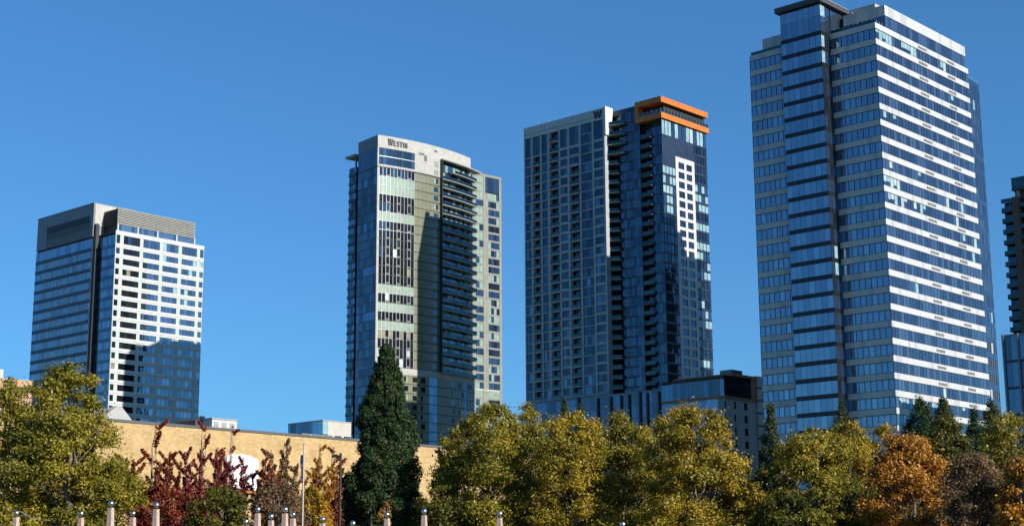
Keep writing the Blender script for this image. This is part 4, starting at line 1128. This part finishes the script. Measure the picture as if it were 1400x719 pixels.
def broadleaf(name, label, px, top, hw, dist, mat, leaves, seed, low=745, leaf=.155, dens=1.0, bark='bark_pale', clumps=70, spire=.55, bare=0.0, group=None, depth=.85, lumps=None, cat='tree'):
    """px/top/hw/low are where the crown shows in the photograph; dist metres away on the ground"""
    rng = np.random.default_rng(seed)
    c = at_d(px, 700, dist); x, y = c[0], c[1]
    gz = float(ground_z(x, y)); zt = at_d(px, top, dist)[2]; zl = max(at_d(px, low, dist)[2], gz+.8)
    R = hw*dist/FPX*1.12
    T = thing(name, (x, y, gz), label, cat, group)
    H = zt-zl
    # clump centres: an uneven crown, broader low down, with outliers
    cs = []; rs = []
    prof = lambda h: (np.clip(1.0-h**1.7, 0, 1)**(spire*.8))*(0.85+0.15*np.clip(h*4, 0, 1))
    ph = rng.uniform(0, 6.28, 3)
    tries = 0
    clumps = int(clumps*2.0)
    while len(cs) < clumps and tries < 5000:
        tries += 1
        h = rng.uniform(0, 1)**1.05; a = rng.uniform(0, 6.28); rr = rng.uniform(.25, 1)**.55
        out = rng.random() < .16
        if out: rr = rng.uniform(1.0, 1.2)
        lob = 1+.16*math.sin(2*a+ph[0]+h*3)+.12*math.sin(3*a+ph[1]-h*5)
        rad = R*prof(h)*lob*.92; r = rng.uniform(.10, .25)*min(R, 2.9)*(1.0 if h < .8 else .8)*(.55 if out else 1)
        p = np.array([x+math.cos(a)*rad*rr, y+math.sin(a)*rad*rr*depth, zl+h*H*.96])
        if p[2]+r*.8 > zt: p[2] = zt-r*.8
        cs.append(p); rs.append(r)
    cs = np.array(cs); rs = np.array(rs)
    wgt = rs**2.2; wgt /= wgt.sum()
    nn = int(leaves*dens*1.5)
    idx = rng.choice(len(cs), nn, p=wgt)
    dv = rng.normal(size=(nn, 3)); dv /= np.linalg.norm(dv, axis=1)[:, None]
    rad = np.where(rng.random(nn) < .7, np.minimum(np.abs(rng.normal(size=nn))*.8, 2.0), rng.uniform(.1, 1, nn)**.5)
    cen = cs[idx]+dv*(rs[idx]*rad)[:, None]*np.array([1.1, 1.1, .85])
    leaf_mesh('crown', cen, dv, leaf, mat, T, rng)
    mb = MB()
    top_p = np.array([x+rng.normal()*.2, y+rng.normal()*.2, zl+H*.8])
    tr = max(.16, R*.055)
    limb(mb, (x, y, gz-.3), (x+rng.normal()*.1, y, zl+.2), tr*1.25, tr*.85, bark, rng, .02, 3)
    limb(mb, (x, y, zl+.15), top_p, tr*.85, tr*.2, bark, rng, .03, 5)
    mb.build('trunk', T)
    br = MB()
    order = rng.permutation(len(cs))[:int(20+bare*40)]
    for i in order:
        t = np.clip((cs[i][2]-zl)/H-.28, .02, .9); st = np.array([x, y, zl+.2+t*H*.75])
        limb(br, st, cs[i], tr*.24*(1-t*.5), .018, bark, rng, .05, 4)
        for j in range(2+int(bare*5)):
            q = cs[i]+rng.normal(size=3)*rs[i]*.8; limb(br, cs[i]*.6+st*.4, q, .025, .01, bark, rng, .05, 3)
    br.build('branches', T)
    return T

def maple(name, label, px, top, hw, dist, mat, seed, sprays=34, low=740, leaf=.16, per=230, body=.62, group=None):
    """young maple: upright leafy sprays on thin visible limbs, open at the top"""
    rng = np.random.default_rng(seed)
    c = at_d(px, 700, dist); x, y = c[0], c[1]; gz = float(ground_z(x, y)); zt = at_d(px, top, dist)[2]; zl = max(at_d(px, low, dist)[2], gz+.7); R = hw*dist/FPX
    T = thing(name, (x, y, gz), label, 'tree', group)
    H = zt-zl; mb = MB(); br = MB()
    limb(mb, (x, y, gz-.3), (x, y, zl+H*.45), .15, .075, 'bark_pale', rng, .015, 4); limb(mb, (x, y, zl+H*.45), (x+.05, y, zt), .075, .012, 'bark_pale', rng, .012, 5)
    mb.build('trunk', T)
    cen = []; dirs = []
    leaders = max(8, sprays//4)
    for k in range(leaders):
        a = k*2.39996+rng.normal()*.25
        off = R*(.12 if k == 0 else rng.uniform(.4, 1.05)); top_h = H*(1.0 if k == 0 else rng.uniform(.62, 1.0)*(1.05-.3*off/R))
        st = np.array([x, y, zl+H*rng.uniform(0.0, .25)]); en = np.array([x+math.cos(a)*off, y+math.sin(a)*off, zl+top_h]); md = st*.45+en*.55+np.array([math.cos(a), math.sin(a), 0])*off*.22-np.array([0, 0, .1*H])
        limb(br, st, md, .05, .03, 'bark_pale', rng, .02, 3); limb(br, md, en, .03, .008, 'bark_pale', rng, .02, 4)
        gap = rng.uniform(0, 1)
        for j in range(7):                               # short side sprays climbing the leader
            t = (j+.6)/7; b0 = st+(md-st)*t*2 if t < .5 else md+(en-md)*(t-.5)*2
            aa = rng.uniform(0, 6.28); ln = max(R*rng.uniform(.25, .5), .5)*(1.2-t*.55)
            b1 = b0+np.array([math.cos(aa)*ln, math.sin(aa)*ln, ln*rng.uniform(.7, 1.4)])
            limb(br, b0, b1, .018, .006, 'bark_pale', rng, .03, 3)
            if k == 0 and .35 < t < .6: continue
            n = int(per*.85*(1.15-t*.45))
            u = rng.uniform(.1, 1.05, n); d = rng.normal(size=(n, 3)); d /= np.linalg.norm(d, axis=1)[:, None]
            cen.append(b0+(b1-b0)*u[:, None]+d*((.30-.16*t)*(1.1-u*.5)*rng.uniform(.15, 1, n))[:, None]); dirs.append(d)
        n = int(per*(.25 if k == 0 else .55)); u = rng.uniform(.55, 1.02, n); d = rng.normal(size=(n, 3)); d /= np.linalg.norm(d, axis=1)[:, None]
        cen.append(md+(en-md)*((u-.5)*2)[:, None]+d*(.2*(1.15-u)*rng.uniform(.2, 1, n)+.05)[:, None]); dirs.append(d)
    # dense lower body
    n = int(per*sprays*.55); hh = rng.uniform(0, .5, n); a = rng.uniform(0, 6.28, n); r = R*np.sqrt(rng.uniform(0.05, 1, n))*(1-hh)**.5*(.8+.25*np.sin(3*a+seed))
    blob = rng.normal(size=(n, 3))*.12
    cen.append(np.stack([x+np.cos(a)*r, y+np.sin(a)*r, zl+H*hh*(1.0-.35*r/R)+.4*np.sin(r*4+a*3)], 1)+blob); dirs.append(np.stack([np.cos(a), np.sin(a), hh*0+.2], 1))
    leaf_mesh('crown', np.concatenate(cen), np.concatenate(dirs), leaf, mat, T, rng)
    br.build('branches', T)
    return T

def conifer(name, label, px, top, hw, dist, mat, seed, leaves, low=719, leaf=.15, group=None, pw=.75, clump=.085, lump=230, rag=.0):
    rng = np.random.default_rng(seed)
    c = at_d(px, 700, dist); x, y = c[0], c[1]; gz = float(ground_z(x, y)); zt = at_d(px, top, dist)[2]; R = hw*dist/FPX
    zb = max(gz+.5, at_d(px, low, dist)[2]-1.0); H = zt-zb
    T = thing(name, (x, y, gz), label, 'tree', group)
    mb = MB(); limb(mb, (x, y, gz-.3), (x, y, zt-.3), max(.12, R*.1), .02, 'bark', rng, .004, 6); mb.build('trunk', T)
    cs = []; rs = []
    br = MB()
    for k in range(lump):
        h = rng.uniform(0, 1)**1.35; a = rng.uniform(0, 6.28)
        env = R*((1-h)**pw)*(1+.10*math.sin(3*a+h*9+seed)+.08*math.sin(17*h+a)+.05*rng.normal()+rag*rng.uniform(-1, .7))
        r = R*clump*rng.uniform(.8, 2.1)*(.55+.6*(1-h))
        rr = max(env-r*.6, 0)*rng.uniform(.72, 1.0)
        p = np.array([x+math.cos(a)*rr, y+math.sin(a)*rr, zb+h*H*.985+.1]); cs.append(p); rs.append(r)
        if k % 3 == 0: limb(br, (x, y, p[2]+.25), p, .04, .012, 'bark', rng, .03, 3)
    cs.append(np.array([x, y, zt-.25])); rs.append(R*.05)
    br.build('branches', T)
    cs = np.array(cs); rs = np.array(rs); w = rs**1.9; w /= w.sum()
    idx = rng.choice(len(cs), leaves, p=w)
    d = rng.normal(size=(leaves, 3)); d /= np.linalg.norm(d, axis=1)[:, None]
    out = cs[idx]-np.array([x, y, 0]); out[:, 2] = 0; out /= np.linalg.norm(out, axis=1)[:, None]+1e-6
    cen = cs[idx]+d*(rs[idx]*rng.uniform(.15, 1.05, leaves)**.6)[:, None]*np.array([1, 1, 1.25])
    leaf_mesh('crown', cen, d*.6+out*.5, leaf, mat, T, rng, aspect=.42, up=.2)
    return T

# yellow-green park trees
broadleaf('plane_tree', 'tall olive green tree overlapping the foot of the white gridded tower', 84, 488, 66, 92, 'leaf_olive', 34000, 11, clumps=80, spire=.62, low=720)
broadleaf('plane_tree', 'broad olive tree spreading in front of the brick wall beside the dark red maple', 88, 552, 88, 88, 'leaf_olive', 38000, 12, clumps=80, spire=.42, low=725)
broadleaf('plane_tree', 'olive tree below the pinkish beige upper storey', 5, 506, 84, 95, 'leaf_olive', 34000, 13, clumps=80, spire=.5, low=730)
broadleaf('plane_tree', 'small olive tree between the dark conifer and the golden trees', 616, 583, 34, 104, 'leaf_olive', 9000, 14, clumps=40, spire=.55, leaf=.16)
broadleaf('plane_tree', 'golden olive tree reaching up to the curved tower, taller of its row', 672, 548, 80, 100, 'leaf_olive', 38000, 15, clumps=95, spire=.5)
broadleaf('plane_tree', 'slim golden crown before the foot of the gridded apartment tower', 716, 546, 46, 108, 'leaf_olive', 18000, 16, clumps=60, spire=.4)
broadleaf('plane_tree', 'golden tree in front of the finned glass podium', 787, 561, 62, 98, 'leaf_gold', 32000, 17, clumps=85, spire=.42)
broadleaf('plane_tree', 'greener tree wedged between two golden trees below the podium', 856, 562, 52, 102, 'leaf_olive', 24000, 18, clumps=70, spire=.42)
broadleaf('plane_tree', 'large golden tree in front of the brown framed block', 952, 551, 80, 96, 'leaf_gold', 42000, 19, clumps=100, spire=.45)
broadleaf('plane_tree', 'olive tree under the dark banded bay of the office tower', 1112, 584, 64, 98, 'leaf_olive', 30000, 20, clumps=85, spire=.4)
broadleaf('plane_tree', 'golden topped tree in front of the small conifer below the office tower', 1166, 571, 50, 104, 'leaf_gold', 22000, 21, clumps=65, spire=.42)
broadleaf('plane_tree', 'yellow tree peeking out behind the orange tree', 1216, 578, 42, 108, 'leaf_gold', 15000, 22, clumps=50, spire=.4)
broadleaf('plane_tree', 'olive gold tree below the teal glass block', 1392, 562, 60, 100, 'leaf_olive', 26000, 23, clumps=75, spire=.4)
broadleaf('oak_tree', 'orange tree standing out among the olive trees', 1243, 590, 56, 90, 'leaf_rust', 32000, 24, clumps=80, spire=.55)
broadleaf('oak_tree', 'half bare brown tree beside the orange tree', 1336, 618, 52, 86, 'leaf_brown', 17000, 25, clumps=90, spire=.6, leaf=.12, bare=.8, bark='bark')
broadleaf('oak_tree', 'rusty low tree beside the half bare brown tree', 1400, 625, 38, 84, 'leaf_rust', 13000, 26, clumps=50, spire=.5)
broadleaf('oak_tree', 'dusky olive tree under the two conifers beside the white banded facade', 1303, 566, 42, 104, 'leaf_green', 26000, 27, clumps=75, spire=.45)
broadleaf('plane_tree', 'olive tree behind the taller golden olive tree', 640, 578, 50, 112, 'leaf_olive', 20000, 81, clumps=65, spire=.4)
broadleaf('plane_tree', 'gold tree filling the gap before the podium corner', 740, 572, 48, 113, 'leaf_olive', 18000, 82, clumps=60, spire=.35)
broadleaf('plane_tree', 'gold tree behind the greener wedged tree', 828, 566, 52, 114, 'leaf_gold', 20000, 83, clumps=65, spire=.35)
broadleaf('plane_tree', 'gold tree just left of the large golden tree', 900, 566, 46, 112, 'leaf_gold', 18000, 84, clumps=60, spire=.35)
broadleaf('plane_tree', 'low gold tree under the white strip of the brown framed block', 1000, 612, 36, 100, 'leaf_gold', 13000, 85, clumps=50, spire=.4)
broadleaf('plane_tree', 'olive tree behind the tree of the banded bay', 1085, 600, 38, 110, 'leaf_olive', 14000, 86, clumps=50, spire=.4)
# conifers
conifer('sequoia_tree', 'tall dense dark green conifer in front of the curved tower', 526, 470, 63, 104, 'needle', 31, 130000, leaf=.19, pw=.56, clump=.085, lump=800, low=750)
conifer('fir_tree', 'slender green conifer at the left edge of the office tower', 1059, 556, 40, 112, 'needle_olive', 32, 26000, pw=.8, clump=.14, leaf=.17, rag=.3)
conifer('fir_tree', 'small pointed conifer behind the golden topped tree', 1158, 553, 34, 124, 'needle_olive', 33, 18000, low=640, pw=.65, clump=.16, leaf=.17, rag=.3)
conifer('fir_tree', 'wide green conifer covering the corner of the white bands', 1266, 546, 40, 112, 'needle', 34, 26000, low=650, pw=.6, clump=.14, leaf=.17, rag=.3)
conifer('fir_tree', 'olive conifer standing before the lowest white bands', 1298, 549, 40, 116, 'needle_olive', 35, 26000, low=650, pw=.6, clump=.14, leaf=.17, rag=.3)
conifer('fir_tree', 'dark conifer behind the half bare brown tree', 1340, 562, 34, 110, 'needle', 36, 22000, low=690, pw=.6, clump=.16, leaf=.17, rag=.3)
conifer('fir_tree', 'conifer between the white banded facade and the teal glass block', 1364, 549, 36, 118, 'needle_olive', 37, 22000, low=650, pw=.6, clump=.16, leaf=.17, rag=.3)
conifer('fir_tree', 'conifer tip left of the podium fins, higher of the pair', 774, 545, 24, 126, 'needle_olive', 38, 9000, low=640, clump=.18, leaf=.17, rag=.3)
conifer('fir_tree', 'conifer tip left of the podium fins, lower of the pair', 796, 555, 22, 126, 'needle_olive', 39, 8000, low=640, clump=.18, leaf=.17, rag=.3)
conifer('yew_shrub', 'dark evergreen in the gap right of the large golden tree', 1044, 640, 36, 106, 'needle', 40, 16000, low=735, pw=.5, clump=.2, leaf=.2)
# red maples
maple('maple_tree', 'dark red maple with bare top between the olive tree and the brick wall', 206, 577, 52, 94, 'leaf_red', 51, sprays=40, per=330)
maple('maple_tree', 'crimson maple left of the white wall board', 272, 580, 44, 96, 'leaf_crimson', 52, sprays=38, per=210)
maple('maple_tree', 'thin crimson maple crossing the white wall board', 312, 584, 34, 98, 'leaf_crimson', 53, sprays=34, per=150)
maple('maple_tree', 'reddish brown maple right of the white wall board', 386, 603, 36, 97, 'leaf_brown', 54, sprays=36, per=210)
maple('maple_tree', 'dark red spire of a young maple beside the white wall board', 362, 615, 20, 95, 'leaf_red', 55, sprays=26, per=150)
maple('maple_tree', 'orange tinged maple right of the flagpole', 434, 608, 28, 99, 'leaf_rust', 56, sprays=32, per=170)
maple('maple_tree', 'thin red maple beside the dark lamp post', 452, 612, 26, 102, 'leaf_red', 57, sprays=30, per=130)
# low shrubs
broadleaf('shrub', 'yellow green shrub below the white wall board', 302, 664, 44, 84, 'leaf_green', 13000, 61, clumps=50, spire=.35, low=760, leaf=.14, cat='shrub')
broadleaf('shrub', 'bright yellow shrub at the foot of the flagpole', 427, 664, 26, 92, 'leaf_yellow', 7000, 62, clumps=40, spire=.5, low=760, leaf=.14, cat='shrub')
broadleaf('shrub', 'brown shrub in front of the reddish brown maple', 378, 655, 40, 90, 'leaf_brown', 11000, 63, clumps=50, spire=.4, low=760, leaf=.13, cat='shrub')
broadleaf('shrub', 'orange red shrub below the olive trees', 70, 692, 55, 94, 'leaf_rust', 11000, 64, clumps=50, spire=.35, low=770, leaf=.14, cat='shrub')
broadleaf('shrub', 'dark red shrub below the crimson maple', 240, 668, 45, 90, 'leaf_red', 13000, 65, clumps=50, spire=.4, low=770, leaf=.14, cat='shrub')
broadleaf('shrub', 'rust brown shrub at the foot of the tall conifer', 527, 684, 12, 84, 'leaf_rust', 1500, 66, clumps=24, spire=.6, low=760, leaf=.12, cat='shrub')
broadleaf('shrub', 'dark shrub beneath the dark lamp post', 468, 650, 32, 106, 'leaf_green', 10000, 67, clumps=45, spire=.4, low=760, leaf=.15, cat='shrub')
broadleaf('shrub', 'deep green shrub between the conifer and the golden trees', 604, 662, 40, 98, 'leaf_green', 13000, 68, clumps=50, spire=.4, low=760, leaf=.15, cat='shrub')
broadleaf('shrub', 'dark green shrub under the olive tree of the banded bay', 1080, 668, 50, 92, 'leaf_green', 14000, 69, clumps=50, spire=.4, low=770, leaf=.15, cat='shrub')
broadleaf('shrub', 'pale olive shrub in front of the dark green shrub', 1108, 694, 30, 84, 'leaf_olive', 6000, 70, clumps=36, spire=.4, low=770, leaf=.14, cat='shrub')
broadleaf('shrub', 'green shrub left of the orange tree', 1178, 668, 34, 94, 'leaf_green', 10000, 71, clumps=45, spire=.4, low=770, leaf=.15, cat='shrub')
broadleaf('shrub', 'green shrub at the foot of the large golden tree', 830, 690, 60, 108, 'leaf_green', 13000, 72, clumps=50, spire=.3, low=770, leaf=.16, cat='shrub')
conifer('cypress_shrub', 'small pointed evergreen between two ball topped pillars', 381, 697, 6, 80, 'needle_olive', 73, 1500, low=740, clump=.3, leaf=.09, lump=60)
conifer('cypress_shrub', 'small pointed evergreen at the foot of the tall conifer', 508, 703, 5, 80, 'needle_olive', 74, 1500, low=740, clump=.3, leaf=.09, lump=60)

# ------------------------------------------------------------------ flagpole and lamp post
def build_poles():
    p = at_d(415, 640, 88); x, y = p[0], p[1]; gz = float(ground_z(x, y)); zt = at_d(415.8, 608, 88)[2]
    T = thing('flagpole', (x, y, gz), 'slim metal flagpole with a limp flag before the brick wall', 'flagpole')
    b = MB(); b.tube((x, y, gz-.1), (x, y, zt), .075, .04, 'metal_pole', 10); b.build('pole', T)
    b = MB(); b.tube((x, y, gz-.05), (x, y, gz+.25), .2, .14, 'metal_pole', 12); b.build('base', T)
    b = MB(); b.tube((x, y, zt), (x, y, zt+.1), .07, .06, 'metal_pole', 8); b.build('finial', T)
    f = thing('flag', (x, y, zt-1.8), 'limp red, white and blue flag hanging from the flagpole', 'flag')
    rt = np.array([CR[0], CR[1], 0]); rng = np.random.default_rng(3)
    b = MB()
    n = 12
    for i in range(n):
        z1 = zt-.55-i*.13; z0 = z1-.132
        w = .085+.03*math.sin(i*.7)
        mat = 'flag_blue' if i < 4 else ('flag_red' if i % 2 else 'flag_white')
        for j, (o, q) in enumerate(((0.05, .0), (.05+w*.5, .07), (.05+w, -.02))[:2]):
            o2, q2 = ((.05+w*.5, .07), (.05+w, -.02))[j]
            a = np.array([x, y, 0])-rt*o+np.array([q*.5, -q, 0]); c = np.array([x, y, 0])-rt*o2+np.array([q2*.5, -q2, 0]); tk = np.array([.01, -.012, 0])
            P = [a+tk, c+tk, c-tk, a-tk]
            b.hexa([(s[0], s[1], z0) for s in P]+[(s[0], s[1], z1) for s in P], mat)
    b.build('cloth', f)
    p = at_d(465.5, 640, 90); x, y = p[0], p[1]; gz = float(ground_z(x, y)); zt = at_d(465.5, 619, 90)[2]
    T = thing('lamp_post', (x, y, gz), 'black lamp post with flat side arm before the brick wall', 'street lamp')
    b = MB(); b.tube((x, y, gz-.1), (x, y, zt), .09, .075, 'dark_pole', 10); b.build('pole', T)
    b = MB(); a = np.array([x, y, zt-.17]); c = a-rt*.45; b.tube(a, c, .05, .05, 'dark_pole', 6); b.build('arm', T)
    b = MB(); h = a-rt*.18; e = a-rt*.5; s = np.array([-rt[1], rt[0], 0])*.16
    P = [h-s, e-s, e+s, h+s]; P = [P[0], P[3], P[2], P[1]]
    b.hexa([(q[0], q[1], zt-.24) for q in P]+[(q[0], q[1], zt-.08) for q in P], 'dark_pole'); b.build('lamp_head', T)
build_poles()

# ------------------------------------------------------------------ obelisk pillars with mirror balls
def build_pillars():
    def mk():
        T = bpy.data.objects.new('pillar_lamp', None); return T
    # shared meshes
    b = MB(); w0, w1, h = .20, .105, 1.0
    b.hexa([(-w0, -w0, 0), (w0, -w0, 0), (w0, w0, 0), (-w0, w0, 0), (-w1, -w1, h), (w1, -w1, h), (w1, w1, h), (-w1, w1, h)], 'granite')
    sh = bpy.data.meshes.new('shaft'); sh.from_pydata(b.v, [], b.f); sh.materials.append(MATS['granite']); sh.update()
    nb = MB(); nb.tube((0, 0, 0), (0, 0, .09), .075, .09, 'dark_pole', 10)
    nk = bpy.data.meshes.new('neck'); nk.from_pydata(nb.v, [], nb.f); nk.materials.append(MATS['dark_pole']); nk.update()
    import bmesh
    bm = bmesh.new(); bmesh.ops.create_uvsphere(bm, u_segments=20, v_segments=12, radius=.155); bl = bpy.data.meshes.new('ball'); bm.to_mesh(bl); bm.free()
    bl.polygons.foreach_set('use_smooth', [True]*len(bl.polygons)); bl.materials.append(MATS['chrome'])
    bb = MB(); bb.box(-.3, .3, -.3, .3, 0, .35, 'granite')
    ba = bpy.data.meshes.new('plinth'); ba.from_pydata(bb.v, [], bb.f); ba.materials.append(MATS['granite']); ba.update()
    #   ball centre in the photograph and its diameter in pixels
    spots = [(22.6, 701, 6.6, 'below the orange red shrub at the olive trees'), (111, 702, 6.6, 'half hidden under the broad olive tree'), (152, 688, 8.4, 'where the olive tree meets the dark red maple'), (182, 701.5, 6.4, 'shorter, below the dark red maple'), (214, 690, 8.2, 'taller, below the dark red maple'),
             (336, 713, 6.8, 'lowest, below the yellow green shrub'), (352.5, 696, 6.8, 'below the white wall board'), (370.8, 705.5, 6.4, 'shorter, left of the small pointed evergreen'), (390, 696, 7, 'right of the small pointed evergreen'), (400.7, 703, 6.2, 'just left of the flagpole'), (441, 709.5, 6, 'below the bright yellow shrub'), (482.5, 715, 5.8, 'left of the rust brown shrub'), (529.3, 703, 6, 'in front of the rust brown shrub'), (580, 698.5, 6.2, 'at the right foot of the tall conifer'), (683, 702, 6.4, 'below the taller golden olive tree'), (851, 716.5, 5.2, 'below the greener wedged tree')]
    for px, py, dia, where in spots:
        d = .31*FPX/dia; d = min(d, 84) if px < 300 else min(d, 82)
        p = at_d(px, py, d); x, y, z = p
        gz = float(ground_z(x, y)); top = z-.2
        T = thing('pillar_lamp', (x, y, gz), 'tapered granite pillar with mirror ball, '+where, 'pillar', 'ball topped granite pillars')
        hh = top-gz
        M = Matrix.Translation((x, y, gz+.2)) @ Matrix.Rotation(.35, 4, 'Z') @ Matrix.Diagonal((1, 1, hh-.2, 1)); link(bpy.data.objects.new('shaft', sh), T, M)
        link(bpy.data.objects.new('plinth', ba), T, Matrix.Translation((x, y, gz-.1)) @ Matrix.Rotation(.35, 4, 'Z'))
        link(bpy.data.objects.new('neck', nk), T, Matrix.Translation((x, y, top)))
        link(bpy.data.objects.new('ball', bl), T, Matrix.Translation((x, y, z)))
build_pillars()
